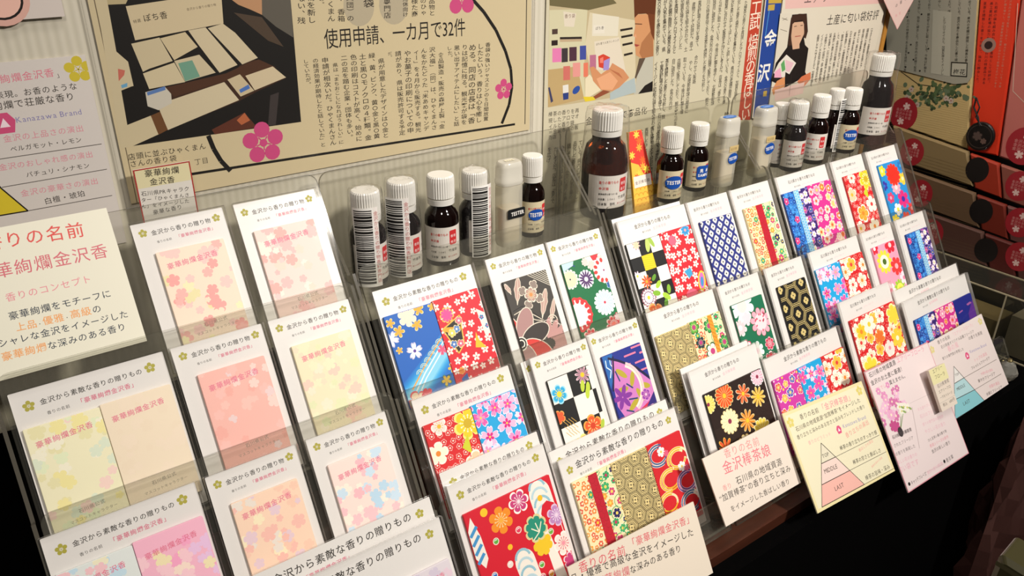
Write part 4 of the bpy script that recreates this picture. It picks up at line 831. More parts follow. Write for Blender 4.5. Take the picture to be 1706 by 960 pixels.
def vt(st, a, b, col='#3b342a', size=None): c.vtext(st, P(*a), P(*b), '#362f26' if size is None else col, size, .02, 1.35 if size is None else 1.0)
def pp(m, *q): c.poly([P(*a) for a in q], m)
c.line((P(157, 0)[0], YT), (P(157, 0)[0], YB), .6, '#6a5c48'); c.line((P(876, 100)[0], YT), (P(876, 100)[0], P(868, 208)[1]), .9, '#2a241c'); c.line(P(236, 303), P(858, 207), 2.0, '#15110d')
P = onf(WN, zoom(160, 0, 3.84))
pp('#120d09', (60, -60), (1240, -60), (1312, 780), (230, 935), (200, 800), (160, 580), (235, 550), (200, 400), (120, 330))
pp('#cbbb98', (-10, -60), (60, -60), (130, 330), (205, 395), (240, 550), (160, 570), (200, 800), (350, 740), (400, 860), (235, 935), (160, 950))
pp('#b7a67e', (60, -60), (230, -60), (190, 25), (75, 30)); pp('#3c2416', (480, 560), (830, 520), (920, 420), (1010, 380), (1120, 430), (1215, 500), (1020, 590), (910, 650), (460, 830), (440, 640)); pp('#6a4424', (350, 740), (420, 710), (460, 830), (400, 862))
pp('#4a2c1a', (440, 560), (830, 470), (980, 400), (1040, 380), (1150, 430), (920, 510), (840, 515), (500, 620))
for q, m in ((((190, 40), (800, -50), (815, 150), (250, 258)), '#cdbb98'), (((225, 280), (405, 240), (490, 390), (340, 440), (300, 460)), '#c8b896'), (((300, 470), (500, 400), (570, 525), (340, 570)), '#cdbd9a'), (((410, 245), (570, 205), (650, 300), (500, 385)), '#cbb994'), (((500, 390), (660, 350), (765, 465), (570, 522)), '#c9b998'), (((590, 195), (700, 175), (905, 415), (790, 465), (650, 280)), '#cdbd9c'), (((715, 180), (810, 150), (890, 210), (1035, 370), (935, 412)), '#cbbb9a'), (((400, 690), (480, 640), (820, 525), (915, 640), (460, 832)), '#cdbe9e'), (((315, 590), (440, 555), (480, 600), (485, 660), (400, 705), (330, 680)), '#c8c0b0'), (((840, 510), (920, 475), (1012, 580), (925, 618)), '#c6b492'), (((955, 485), (1130, 425), (1215, 495), (1015, 578)), '#cdbb9a')): pp(m, *q)
pp('#6f9a84', (525, 405), (615, 385), (665, 490), (570, 520)); pp('#5a7ab0', (325, 590), (440, 552), (445, 575), (330, 612)); pp('#4a70b4', (915, 575), (975, 540), (985, 565), (925, 595)); pp('#c46a5a', (140, 440), (185, 450), (180, 480), (145, 520)); pp('#6aa0c0', (160, 545), (200, 530), (200, 555), (165, 565))
tx('特選', (240, 150), (290, 138), '#4a3c2c'); tx('ぽち香', (305, 138), (462, 112), '#2a2018', .01); tx('金沢から香りの贈り物', (580, 68), (770, 36), '#5a4a38')
pp('#b88a64', (870, 0), (900, -60), (1060, -60), (1062, 95), (985, 60), (910, 30)); pp('#5c564c', (1060, -60), (1240, -60), (1262, 240), (1150, 170), (1062, 95)); pp('#4a3a2c', (880, 80), (1060, 110), (1200, 300), (1100, 260)); pp('#3a3230', (1115, 610), (1170, 590), (1150, 800), (1100, 805)); pp('#5a2c1c', (740, 830), (950, 720), (1030, 815), (760, 860)); pp('#b0603a', (900, 770), (950, 722), (985, 770), (930, 800))
P = onf(WN, z0)
def curve(pts, wd): c.path([P(*q) for q in pts], wd, '#15110d')
curve([(781, -8), (806, 20), (826, 50), (842, 85), (851, 115), (853, 145), (848, 175), (836, 206)], 3.0); curve([(347, 226), (356, 248), (368, 268), (384, 285)], 3.4)
for x, y, r in ((439, 238, 17), (769, -8, 17), (839, 149, 10)): c.plum5(*P(x, y), r, '#c8497c'); 
c.ell(*P(439, 238), 3, 3, '#c8497c')
for q in ((598, 10), (656, 8)): c.ell(*P(*q), 13, 15, '#b3a68c')
c.text('使用申請、一カ月で32件', P(541, 79), P(776, 57), '#1c1712', 16, .98, .004)
P = onf(WN, zoom(490, 60, 5.053))
for st, a, b in (('していたが。', (95, 195), (128, 425)), ('の経済効果が期待したと話していた」と', (178, 185), (245, 935)), ('申請が相次いだ。ひゃくまんさん', (258, 178), (330, 922)), ('県は「まちおこしになればうれしい」に', (345, 225), (398, 912)), ('二の足を踏む企業・団体も多い。', (418, 160), (476, 874)), ('色の印刷はコストが高く、始めに', (498, 152), (548, 888)), ('土と黒○モノクロの４種類。金', (574, 146), (626, 880)), ('緑、黄、ピンク、黄○金と黒○黄', (652, 140), (697, 865)), ('県が用意したデザインは○金と', (732, 185), (772, 860)), ('だ。', (803, 132), (815, 195))): vt(st, a, b, '#4a4234')
P = onf(WN, zoom(650, 60, 5.333))
for st, a, b in (('請があり、県は販売許可する予定', (70, 130), (108, 884)), ('やお菓子の印刷についての申', (153, 125), (182, 866)), ('ィー」を４月から販売する。観光', (232, 115), (250, 858)), ('んをかたどった「米あめキャンデ', (298, 105), (322, 845)), ('沢大福」（同）は、ひゃくまんさ', (373, 95), (392, 836)), ('食品製造・販売の森屋上製「金', (450, 145), (460, 826)), ('した。', (522, 88), (542, 212)), ('思い出すアイテムにしたい」と話', (593, 80), (590, 803)), ('りは記憶に残る。観光客が袋を', (664, 72), (656, 790)), ('める。同店の店長は「香', (733, 68), (722, 782)), ('したという。香りは心を癒し', (804, 64), (786, 772)), ('香袋の強いジャスミンの５日間放置', (869, 55), (850, 756))): vt(st, a, b, '#4a4234')
P = onf(WN, zoom(480, 0, 6.824))
for st, a, b in (('ない、残', (150, -60), (152, 275)), ('物を新し', (255, -70), (270, 268)), ('の。', (378, -40), (388, 75)), ('ひゃくまん', (478, -160), (492, 250)), ('ー　香箱', (600, -60), (606, 250)), ('（団）の', (700, -60), (710, 245)), ('の専門店', (1122, -100), (1130, 212)), ('県は観光休向け', (1328, -220), (1335, 195)), ('模様た商', (1435, -100), (1440, 195)), ('金沢のひゃ', (1530, -160), (1542, 175)), ('た商品物と', (1630, -160), (1636, 182))): vt(st, a, b, '#4a4234')
vt('袋', (912, -20), (920, 92), '#1c1712'); P = onf(WN, zoom(0, 0, 3)); tx('店頭に並ぶひゃくまん', (640, 800), (1032, 742), '#2e271f', .006); tx('さんの香り袋', (648, 835), (886, 802), '#2e271f', .006); tx('丁目', (972, 824), (1045, 812), '#4a4234')
root = thing('newspaper_cutting', WN.pt((XL + XR) / 2, YB), 'wide newspaper cutting with table photo and pink plum blossoms on board', 'newspaper', 'newspaper cuttings')
m = MB(); m.prism(WN, [(XL, YT), (XR, YT), (XR, YB), (XL, YB)], -.0004, 0, NEWS); c.emit(m, WN.pt, 2e-5, 1e-5); m.build('paper', root)
m = MB(); m.prism(WN, [(XL - 4, YT - 4), (XR + 3, YT - 4), (XR + 3, YB + 3), (XL - 4, YB + 3)], -.0007, .0016, FILM, FILM_SEAM); m.build('plastic_sleeve', root)

# second cutting: the woman smelling a sachet, long columns, red banner
P = onf(WN, z0); c = Cv(); XL = P(908, 100)[0]; XR = P(1262, 80)[0] + 8; YT = P(1000, -60)[1]; YB = P(905, 350)[1]; c.clip = (XL, YT, XR, YB)
Q = zoom(900, 0, 5.335); P = onf(WN, Q)
pp('#b9a985', (82, -60), (1035, -60), (1000, 815), (68, 955)); pp('#c9c2a0', (82, 90), (420, 80), (390, 600), (400, 880), (68, 955)); pp('#6a6040', (82, -20), (600, -60), (680, 30), (430, 90), (84, 50)); pp('#cfc2a2', (440, 110), (840, 180), (850, 800), (480, 780), (400, 400)); pp('#b59a6a', (70, 620), (330, 590), (390, 880), (68, 955))
pp('#d6cab6', (205, 100), (320, 120), (300, 240), (215, 235)); tx('香り袋', (215, 160), (310, 155), '#6a4a3a'); pp('#d8d0bc', (465, 120), (700, 150), (690, 320), (460, 320)); pp('#dcd4c4', (475, 225), (570, 225), (572, 295), (472, 298)); tx('ぽち香', (490, 265), (565, 258), '#2a201a'); pp('#d8ccb8', (480, 370), (700, 330), (760, 640), (500, 620)); tx('ぽち香で人気ランキング', (495, 405), (700, 365), '#3a2c24')
for x, y, w_, m in ((105, 260, 50, '#4a3830'), (100, 360, 55, '#2a1c18'), (175, 330, 195, '#2a211c'), (175, 350, 195, '#b8a080'), (108, 430, 80, '#d878a8'), (190, 430, 55, '#3a3234'), (258, 420, 66, '#4a2c3a'), (352, 408, 56, '#3f4a94'), (205, 590, 60, '#c46a60'), (290, 560, 66, '#d89088'), (385, 560, 40, '#d8745a'), (440, 490, 56, '#b06a84')):
    hh = 120 if y > 400 else 42 if y < 400 and w_ < 100 else 18; pp(m, (x, y), (x + w_, y - 4), (x + w_, y + hh), (x, y + hh + 5))
for y in (260, 320, 390, 480): pp('#2a221c', (710 + (y - 260) * .15, y), (820, y - 18), (822, y), (712 + (y - 260) * .15, y + 20))
pp('#d8d4cc', (200, 760), (250, 750), (252, 820), (202, 830)); pp('#2a3a78', (200, 830), (252, 822), (250, 880), (205, 890)); c.ell(*P(320, 800), 5, 3.4, '#2a4a94', -.5); pp('#3a3a5a', (70, 780), (85, 775), (115, 900), (95, 915)); pp('#dcd0b0', (400, 700), (440, 660), (540, 800), (400, 885)); pp('#d8c030', (380, 860), (480, 860), (490, 890), (400, 905)); pp('#8a4a30', (470, 860), (560, 800), (625, 815), (490, 880))
pp('#c98f62', (835, 130), (1010, 120), (1005, 500), (900, 520), (850, 490), (845, 420), (838, 400), (842, 330), (828, 320), (845, 230)); pp('#a87048', (900, 380), (1000, 250), (1005, 500), (905, 518), (880, 470)); pp('#5e3018', (830, -60), (1035, -60), (1015, 200), (985, 150), (940, 120), (870, 125), (838, 160)); pp('#6e3a1e', (955, 120), (1020, 130), (1012, 360), (985, 300)); c.line(P(842, 212), P(905, 215), .8, '#4a2a1a'); pp('#9a4038', (838, 390), (885, 400), (860, 415), (842, 412)); pp('#d89a74', (828, 322), (850, 300), (856, 335))
pp('#b8b4a4', (905, 520), (1005, 500), (998, 815), (830, 840), (860, 680)); pp('#1a1412', (870, 835), (930, 760), (1000, 720), (998, 812)); pp('#a8b4b4', (620, 830), (740, 740), (840, 690), (850, 820), (700, 865), (620, 890)); pp('#5a4a3c', (880, 520), (935, 515), (850, 700), (840, 690))
pp('#c88a60', (440, 600), (475, 590), (540, 660), (620, 600), (640, 560), (740, 620), (790, 690), (700, 780), (640, 810), (540, 800), (470, 720)); pp('#dca078', (500, 700), (620, 640), (690, 720), (640, 800), (540, 795)); pp('#b06a48', (610, 610), (700, 650), (735, 700), (650, 640)); pp('#c8402e', (515, 500), (560, 480), (620, 510), (600, 620), (520, 595)); pp('#9a8ac8', (565, 540), (620, 515), (608, 620), (560, 625)); pp('#e07a6a', (530, 520), (560, 505), (560, 560), (530, 560))
P = onf(WN, zoom(1080, 0, 5.053)); CP[0] = 0
for a, b in (((95, -40), (75, 466)), ((145, -40), (130, 436)), ((190, -40), (172, 448)), ((240, -40), (218, 448)), ((290, -40), (270, 414)), ((335, -40), (315, 434)), ((385, 20), (360, 424)), ((435, 5), (408, 414)), ((510, -40), (460, 768)), ((562, -40), (490, 892)), ((612, -40), (540, 884)), ((665, -40), (590, 866)), ((715, -40), (635, 876)), ((770, -40), (680, 856)), ((825, 5), (730, 846)), ((65, 525), (20, 1480)), ((115, 515), (80, 1300)), ((160, 495), (125, 1000)), ((215, 495), (185, 925)), ((260, 495), (225, 1100)), ((310, 485), (280, 960)), ((360, 510), (320, 955)), ((405, 465), (385, 705))):
    pa, pb = P(*a), P(*b); vt(corp(max(3, int(math.hypot(pa[0] - pb[0], pa[1] - pb[1]) / 4.4))), a, b, '#3c352b', 5.4)
pp('#b4402c', (872, -40), (962, -40), (858, 1010), (756, 1010)); c.vtext('工試', P(915, 5), P(890, 245), '#e8d8c4', 18, .01); c.vtext('焙煎の香ばしい', P(890, 290), P(815, 1010), '#e8d8c4', 17, .01)
P = onf(WN, zoom(900, 170, 5.333))
for i, (t, a, b) in enumerate((('棒茶の香りを再', (70, 130), (345, 92)), ('現したアロマオ', (70, 188), (345, 140)), ('イルと香り袋', (72, 240), (302, 198)), ('＝金沢市内の販', (72, 290), (340, 238)), ('売店', (70, 335), (146, 322)))): tx(t, a, b, '#2e271f', .006)
tx('金沢の香りで商品化', (400, 205), (950, 98), '#1c1712', .004)
for a, b in (((85, 400), (70, 540)), ((140, 400), (110, 900)), ((200, 390), (170, 900)), ((258, 370), (220, 880)), ((310, 350), (270, 860)), ((360, 340), (320, 860)), ((900, 240), (890, 500)), ((945, 230), (925, 700)), ((995, 220), (975, 800)), ((1045, 250), (1020, 800)), ((1090, 250), (1070, 800))):
    pa, pb = P(*a), P(*b); vt(corp(max(3, int(math.hypot(pa[0] - pb[0], pa[1] - pb[1]) / 4.4))), a, b, '#3c352b', 5.4)
root = thing('newspaper_cutting', WN.pt((XL + XR) / 2, YB), 'newspaper cutting with woman smelling a sachet and red banner, behind amber bottle', 'newspaper', 'newspaper cuttings')
m = MB(); m.prism(WN, [(XL, YT), (XR, YT), (XR, YB), (XL, YB)], -.0004, 0, C('#c9c0a6', .5, .3)); c.emit(m, WN.pt, 2e-5, 1e-5); m.build('paper', root)

# blue banner and third cutting, a little in front
W3 = Frame((0, WALLY - .0045, ZC), (1, 0, 0), (0, 0, -1)); P = onf(W3, z0); c = Cv(); a, b = P(1277, 0), P(1250, 200)
pp('#20408c', (1282, -50), (1309, -50), (1277, 195), (1255, 195)); pp('#b89a40', (1284, -50), (1307, -50), (1303, 5), (1280, 6)); pp('#b89a40', (1280, 8), (1291, 7), (1290, 17), (1279, 18)); c.line(P(1282, 15), P(1275, 60), 1.2, '#4a90c8'); c.vtext('金', P(1286, 46), P(1281, 84), '#e6e2da', 22, .04); c.vtext('沢', P(1276, 100), P(1270, 142), '#e6e2da', 22, .04); pp('#b89a40', (1272, 152), (1278, 151), (1277, 160), (1271, 161))
ol = [P(1281, -50), P(1310.5, -50), P(1278.5, 197), P(1253, 197)]
sheet('banner_strip', W3, ol, '#d8d2c4', c, 'narrow blue banner strip reading 金沢 between the right newspaper cuttings', 'banner', .0005)
W4 = Frame((0, WALLY - .0062, ZC), (1, 0, 0), (0, 0, -1)); P = onf(W4, z0); c = Cv(); ol = [P(1311, -50), P(1489, -50), P(1452, 108), P(1440, 190), P(1276, 215)]
pp('#d8b0a8', (1310, -40), (1486, -40), (1481, 5), (1308, 15)); tx('エアリーフローラの香', (1338, 6), (1470, -8), '#5a4a48')
tx('土産に匂い袋好評', (1376, 41), (1463, 31), '#1c1712', .006)
P = onf(W4, zoom(1270, 0, 5.333))
pp('#cfc6b4', (160, 120), (400, 115), (440, 600), (380, 800), (70, 890)); pp('#17110f', (265, 130), (395, 120), (405, 280), (370, 340), (380, 400), (410, 430), (380, 640), (390, 660), (310, 720), (200, 780), (80, 720), (120, 560), (220, 420), (240, 260)); pp('#c9a184', (270, 200), (370, 190), (372, 300), (330, 390), (330, 430), (270, 440), (262, 380), (252, 320)); pp('#3a241a', (240, 260), (255, 160), (275, 135), (330, 122), (392, 124), (404, 280), (385, 345), (368, 330), (376, 230), (355, 178), (300, 185), (268, 215), (256, 320), (262, 400), (228, 410)); c.line(P(282, 236), P(306, 232), .7, '#3a2018'); c.line(P(338, 228), P(360, 224), .7, '#3a2018'); c.line(P(290, 325), P(340, 318), .9, '#a04a42')
pp('#d8d0c4', (145, 560), (215, 485), (300, 560), (240, 660), (205, 640), (200, 700), (100, 650)); pp('#5a9a5a', (165, 570), (195, 530), (205, 620), (175, 640)); pp('#d8b0b8', (205, 530), (280, 560), (240, 640), (210, 630)); pp('#e0a0b8', (110, 640), (160, 600), (170, 690), (105, 690)); pp('#cf8a58', (85, 800), (130, 720), (200, 680), (200, 770), (120, 800), (100, 850)); pp('#c8704a', (310, 725), (350, 680), (430, 640), (430, 700), (370, 770), (320, 740)); pp('#dfbcb4', (110, 800), (375, 730), (360, 830), (110, 900)); c.line(P(262, 640), P(238, 850), .5, '#3a302c')
for q in ((175, 160, 225, 180), (180, 180, 220, 160), (160, 260, 220, 280)): c.line(P(q[0], q[1]), P(q[2], q[3]), .5, '#5a5040')
P = onf(W4, zoom(1340, 0, 6.4)); CP[0] = 40
for i in range(14):
    a = (150 + i * 44, 375 - i * 5.5); b = (72 + i * 44, 915 - i * 16); vt(corp(17), a, b, '#463e34', 5.0)
sheet('newspaper_cutting', W4, ol, '#d2c9b6', c, 'slanted newspaper cutting with woman holding cards, at right end of board', 'newspaper', .0006, 'newspaper cuttings')
W5 = Frame((0, WALLY - .012, ZC), (1, 0, 0), (0, 0, -1)); P = onf(W5, z0); c = Cv(); ol = [P(1452, -45), P(1500, -90), P(1524, -4), P(1495, 49)]
c.path(ol, .7, '#d89a98', True); c.text('エアリー', P(1486, -20), P(1507, -34), '#4a3a38', 5); c.text('フローラ', P(1486, 0), P(1512, -16), '#4a3a38', 5); c.text('の香り', P(1490, 14), P(1512, -2), '#4a3a38', 5); c.text('限定', P(1490, 30), P(1502, 22), '#d88a90', 4)
sheet('hanging_tag', W5, ol, '#d8bdb4', c, 'pink paper tag hanging point down at the right end of board', 'tag', .0008)

# ------------------------------------------------------------------ signs along the front of the racks
def sign(TLp, TRp, Y, tilt, h, paper, draw, label, zz, roll=0.0, name='sign_card', th=.0012, cat='sign'):
    o = at(TLp[0], TLp[1], Y); e = at(TRp[0], TRp[1], Y); u = Vector((1, 0, (e.z - o.z) / (e.x - o.x) + roll)).normalized(); w = (e - o).length * 1000; t = math.radians(tilt)
    v = Vector((0, -math.sin(t), -math.cos(t))); v = (v - u * v.dot(u)).normalized(); f = Frame(o, u, v); global c, P
    c = Cv((0, 0, w, h)); P = onf(f, zz); draw(w, h)
    return sheet(name, f, [(0, 0), (w, 0), (w, h), (0, h)], paper, c, label, cat, th, 'sign cards along the front')
def s_m(w, h):
    tx('香りの名前', (917, 945), (1140, 855), '#cf5a62', .006); tx('「豪華絢爛金沢香」', (1150, 830), (1455, 700), '#cf5a62', .006); tx('上品・優雅で高級な金沢をイメージした', (840, 1010), (1458, 765), '#2a2624', .008); tx('豪華絢爛', (1000, 1010), (1158, 950), '#cf6a72', .006); tx('な深みのある香り', (1158, 950), (1400, 840), '#2a2624', .008)
sign((945, 946), (1155, 836), .338, 31, 62, '#dccfbe', s_m, 'cream sign for 豪華絢爛金沢香 below the striped triple sachet card', zoom(640, 620, 2.823))
def s_r1(w, h):
    tx('香りの名前', (322, 610), (500, 540), '#d88a88'); tx('金沢棒茶娘', (318, 690), (558, 588), '#d8707a', .006); tx('香り', (315, 775), (360, 755), '#d88a88'); tx('石川県の地域資源', (382, 742), (612, 640), '#37312c', .004); tx('“加賀棒茶”の香り立ちと深み', (300, 832), (655, 672), '#37312c', .004); tx('をイメージした香ばしい香り', (355, 880), (650, 735), '#37312c', .004)
sign((1170, 765), (1297, 700), .350, 35.3, 60, '#dccfc2', s_r1, 'cream sign for 金沢棒茶娘 in front of the dark chrysanthemum card', zoom(1100, 560, 3))
def pyramid(pts, cols, words):
    a, l1, r1, l2, r2, bl_, br_ = pts
    for q, m in (((a, r1, l1), cols[0]), ((l1, r1, r2, l2), cols[1]), ((l2, r2, br_, bl_), cols[2])): c.poly([P(*t) for t in q], m)
    c.path([P(*a), P(*br_), P(*bl_)], .7, '#3a342e', True); c.line(P(*l1), P(*r1), .7, '#3a342e'); c.line(P(*l2), P(*r2), .7, '#3a342e')
    for t, p0, p1 in words: tx(t, p0, p1, '#3a342e')
def s_r2(w, h):
    c.rect(0, 0, w, h, '#dccf9e'); c.rect(3, 3, w - 6, h - 6, '#ded6b8'); c.plum5(7, 10, 5.2, '#cfc06a'); c.plum5(w - 9, 8, 5.2, '#cfc06a')
    tx('香りの名前', (700, 418), (795, 380), '#37312c'); tx('「金沢棒茶娘」', (800, 378), (965, 315), '#d88490', .008); tx('石川県の地域資源“加賀棒茶”をイメージした', (680, 478), (1002, 328), '#37312c', .004); tx('香り立ちと深みのある甘さと旨みをブレンドした香り', (686, 518), (1025, 358), '#37312c', .004)
    e = P(893, 468); emblem(c, e[0], e[1], 3.8); tx('Kanazawa Brand', (915, 462), (1030, 412), '#8a84b0'); tx('香りのピラミッド', (742, 545), (855, 495), '#e0a0a0')
    pyramid(((803, 535), (806, 638), (875, 605), (806, 745), (947, 672), (808, 856), (1020, 742)), ('#d8d0b8', '#e2c8be', '#e2aca0'), (('TOP', (812, 612), (845, 597)), ('MIDDLE', (822, 690), (888, 660)), ('LAST', (875, 776), (920, 752))))
    for k, (t1, t2, a, b) in enumerate((('香り立ちの演出', '棒茶の香り立ちのすっきり感', (900, 572), (1085, 488)), ('香ばしさの演出', '棒茶の甘さと香ばしさ', (965, 642), (1105, 578)), ('後味の深みの演出', '棒茶の旨味・深み', (1028, 722), (1150, 660)))):
        tx(t2, a, b, '#37312c', .004); tx(t1, (a[0] + 30, a[1] - 62), (b[0] - 40, b[1] - 20 - 30), '#e0948e')
    for a, b in (((875, 605), (1095, 495)), ((947, 672), (1130, 578)), ((1020, 742), (1168, 662))): c.line(P(*a), P(*b), .45, '#5a544a')
sign((1303, 690), (1435, 635), .349, 38.1, 93, '#ded5b6', s_r2, 'yellow sign with pink scent pyramid hanging at the front', zoom(1100, 560, 3))
def s_e1(w, h):
    c.rect(0, 0, w, h, '#cf8e98'); c.rect(1, 1, w - 2, h - 2, '#dccccb')
    tx('石川県の地域資源', (38, 478), (232, 378), '#2a2624', .015); tx('エアリーフローラ', (240, 372), (440, 280), '#d8889c'); tx('金沢のお土産に最適！', (52, 535), (290, 420), '#2a2624', .015); tx('ここでしか', (80, 585), (180, 535), '#d8889c'); tx('買えません。', (185, 530), (312, 470), '#2a2624', .015)
    R = rnd(6)
    for i in range(30): x, y = R.gauss(190, 48), R.gauss(690, 62); q = P(x, y); c.flower(q[0], q[1], R.uniform(3.5, 6), 6, 'plum', R.choice(('#d48ab4', '#dca0c0', '#c870a0', '#e0b4cc')), None, '#ecd8c0', R.random() * 6)
    for x, y in ((210, 830), (235, 835)): q = P(x, y); c.flower(q[0], q[1], 6, 6, 'plum', '#b84a80')
    for x, y in ((285, 690), (270, 720), (310, 695), (255, 690)): q = P(x, y); c.flower(q[0], q[1], 5, 5, 'plum', '#e2ded0', None, '#c8c060'); c.ell(q[0] + 4, q[1] + 2, 3, 1.2, '#8aa060', .6)
    for a in ((280, 740), (265, 760)): c.line(P(*a), P(262, 870), .8, '#7a9460')
    c.ell(*P(262, 872), 4, 5, '#3a3234')
    for i, t in enumerate(('石川県で育種開発', 'されたフリージア', 'の香りを再現した', '優しい花の香りの', '匂い袋です')): tx(t, (205 + i * 12, 925 + i * 62), (345 + i * 14, 862 + i * 60), '#5a5050' if i < 3 else '#d8a0b0')
    for i, t in enumerate(('お土産やプレゼントに', '石川のフリージア', '香りの専門店の調香師', 'やさしい花の香り')): tx(t, (390 + i * 18, 720 + i * 55), (540 + i * 18, 655 + i * 55), '#d8a8b4')
    for i, t in enumerate(('ひと足早い春の贈り物', '香袋シリーズの新作', '金沢の新しい香り')): tx(t, (465 + i * 14, 945 + i * 42), (600 + i * 14, 872 + i * 42), '#3a3432' if i != 1 else '#d88a98', .004)
    for a, b in (((330, 665), (520, 575)), ((345, 690), (400, 990)), ((420, 1180), (620, 1085))): c.line(P(*a), P(*b), .3, '#b8a8a8')
    q = (4, h - 5); c.ell(6, h - 7, 1.8, 1.8, '#181414'); c.text('キャッチフレーズ', (9, h - 5), (38, h - 5), '#3a3432', 4.5); c.text('金沢から香りの贈り物', (40, h - 5), (70, h - 5), '#d8a0b0', 4); c.ell(74, h - 7, 1.8, 1.8, '#181414'); c.text('香言葉', (77, h - 5), (92, h - 5), '#3a3432', 4.5)
sign((1440, 620), (1545, 570), .350, 35.9, 126, '#dccccb', s_e1, 'tall pink-edged leaflet with pink flower bouquet at the front', zoom(1440, 520, 1161 / 266))
def s_e2(w, h):
    c.plum5(8, 8, 4.6, '#cfc282'); c.plum5(w - 8, 7, 4.6, '#cfc282')
    tx('香りの名前', (535, 235), (625, 190), '#37312c'); tx('「エアリーフローラ」', (640, 180), (800, 95), '#d8a0ac'); tx('石川県産オリジナル品種フリージア', (560, 268), (800, 148), '#4a4440'); tx('の香りを再現', (760, 205), (860, 160), '#4a4440'); tx('香りの専門家が表現した', (570, 350), (725, 275), '#4a4440'); e = P(748, 318); emblem(c, e[0], e[1], 3.8); tx('Kanazawa Brand', (770, 300), (890, 245), '#8a84b0'); tx('春の風', (610, 290), (690, 250), '#d8a0ac')
    pyramid(((650, 395), (656, 520), (725, 478), (656, 640), (803, 565), (660, 782), (875, 648)), ('#d8d4d0', '#a8c8cc', '#7fb8c0'), (('TOP', (662, 470), (690, 455)), ('MIDDLE', (675, 575), (735, 540)), ('LAST', (722, 682), (772, 655))))
    for t1, t2, a, b in (('トップの演出', 'フレッシュフリージア', (780, 420), (915, 340)), ('中間の花の演出', '華やかフリージア', (830, 515), (955, 455)), ('余韻の演出', '余韻とフリージア', (890, 610), (1005, 552))): tx(t2, a, b, '#37312c', .004); tx(t1, (a[0] + 20, a[1] - 55), (b[0] - 20, b[1] - 30), '#d8909c')
    for a, b in (((725, 478), (960, 345)), ((803, 565), (995, 450)), ((875, 648), (1040, 552))): c.line(P(*a), P(*b), .45, '#5a544a')
sign((1542, 575), (1635, 523), .3502, 34.7, 87, '#d8cac6', s_e2, 'pale sign with light blue scent pyramid at the right end', zoom(1440, 520, 1161 / 266))
def s_tag(w, h):
    c.rect(0, 0, w, h * .36, '#d8d0a0'); tx('エアリー', (500, 450), (570, 405), '#4a4438'); tx('フローラ', (515, 490), (590, 455), '#4a4438')
    for i, t in enumerate(('石川県育成', 'エアリーフロ', 'ーラをイメージ')): tx(t, (535 + i * 9, 555 + i * 40), (618 + i * 12, 505 + i * 42), '#4a4440')
    tx('税込　680円', (575, 690), (660, 640), '#5a5048'); c.line((0, h * .80), (w, h * .80), .3, '#a8a098')
sign((1547, 618), (1573, 605), .3265, 34, 45, '#d8cabc', s_tag, 'little cream price tag clipped between the two rightmost signs', zoom(1440, 520, 1161 / 266), 0, 'price_tag', .003, 'tag')

# ------------------------------------------------------------------ dark side wall: hanging packets, clear case, loose things
XS = 1.112
def side_px(p, X): r = ray(p); r = r * (X / r[0]); return Vector((X, r[1], r[2] + ZC))
def side_frame(X): return Frame((X, 0, ZC), (0, -1, 0), (0, 0, -1))
def packet(X, outline, col, drawfn, label, name='hanging_packet'):
    f = side_frame(X); global c, P; P = onf(f, zoom(1460, 0, 908 / 246)); ol = [P(*q) for q in outline]; c = Cv(); cx = sum(a for a, _ in ol) / len(ol); cy = max(b for _, b in ol)
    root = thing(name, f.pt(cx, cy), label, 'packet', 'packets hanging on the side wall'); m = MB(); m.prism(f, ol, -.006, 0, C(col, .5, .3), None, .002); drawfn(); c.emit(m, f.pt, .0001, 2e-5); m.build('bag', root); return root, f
def round_sticker(x, y, r):
    q = P(x, y); c.ell(q[0], q[1], r, r * 1.15, '#8c1c24'); 
    for d in (-.55, .55): c.flower(q[0] - d * r * .2, q[1] + d * r, r * .28, 5, 'sakura', '#c8a8a0')
    for i in range(3): c.text('金沢のお香', (q[0] - r * .6, q[1] - r * .16 + i * r * .24), (q[0] + r * .6, q[1] - r * .16 + i * r * .24), '#b8807a')
def d_a():
    for i in range(26): c.line(P(90, 520 + i * 14), P(560, 620 + i * 14), .25, '#8a7448')
    R = rnd(3); c.path([P(150, 440), P(260, 520), P(420, 540), P(560, 515)], 1.2, '#3a3020'); c.path([P(420, 540), P(330, 590), P(260, 580)], .9, '#3a3020')
    for i in range(120): x, y = R.gauss(360, 95), R.gauss(580, 42); q = P(x, y); c.ell(q[0], q[1], R.uniform(2, 4.5), R.uniform(1.4, 3), R.choice(('#3a4a2c', '#4a5a38', '#2e3a24', '#56644a')), R.random() * 3)
    for x, y in ((215, 550), (430, 605), (190, 600), (250, 645), (460, 620)): q = P(x, y); c.flower(q[0], q[1], 4, 5, 'plum', '#a8988a', None, '#8a5048')
    round_sticker(168, 700, 20)
r_, f_ = packet(XS, [(60, -60), (630, -60), (560, 920), (60, 745)], '#b39a68', d_a, 'beige packet with plum tree print and red round sticker, upper row')
P = onf(f_, zoom(1460, 0, 908 / 246)); c = Cv(); g = side_frame(XS - .0012); P = onf(g, zoom(1460, 0, 908 / 246)); m = MB(); m.prism(g, [P(*q) for q in ((62, -60), (622, -60), (588, 470), (560, 510), (480, 518), (120, 425), (62, 400))], -.0008, 0, C('#8f8b7c', .3, .4))
CP[0] = 90
for i in range(7): x = 175 + i * 62; vt(corp(24), (x + 30, -20), (x, 440 + i * 3), '#2a261e', 4)
pp('#a09c8c', (348, 60), (462, 75), (450, 470), (335, 450)); vt(corp(20), (420, 100), (405, 460), '#2a261e', 4)
for x, y in ((190, 105), (278, 88), (212, 275), (198, 325), (228, 367), (320, 300), (180, 412), (268, 436)): c.ell(*P(x, y), 1.2, 1.2, '#14100c')
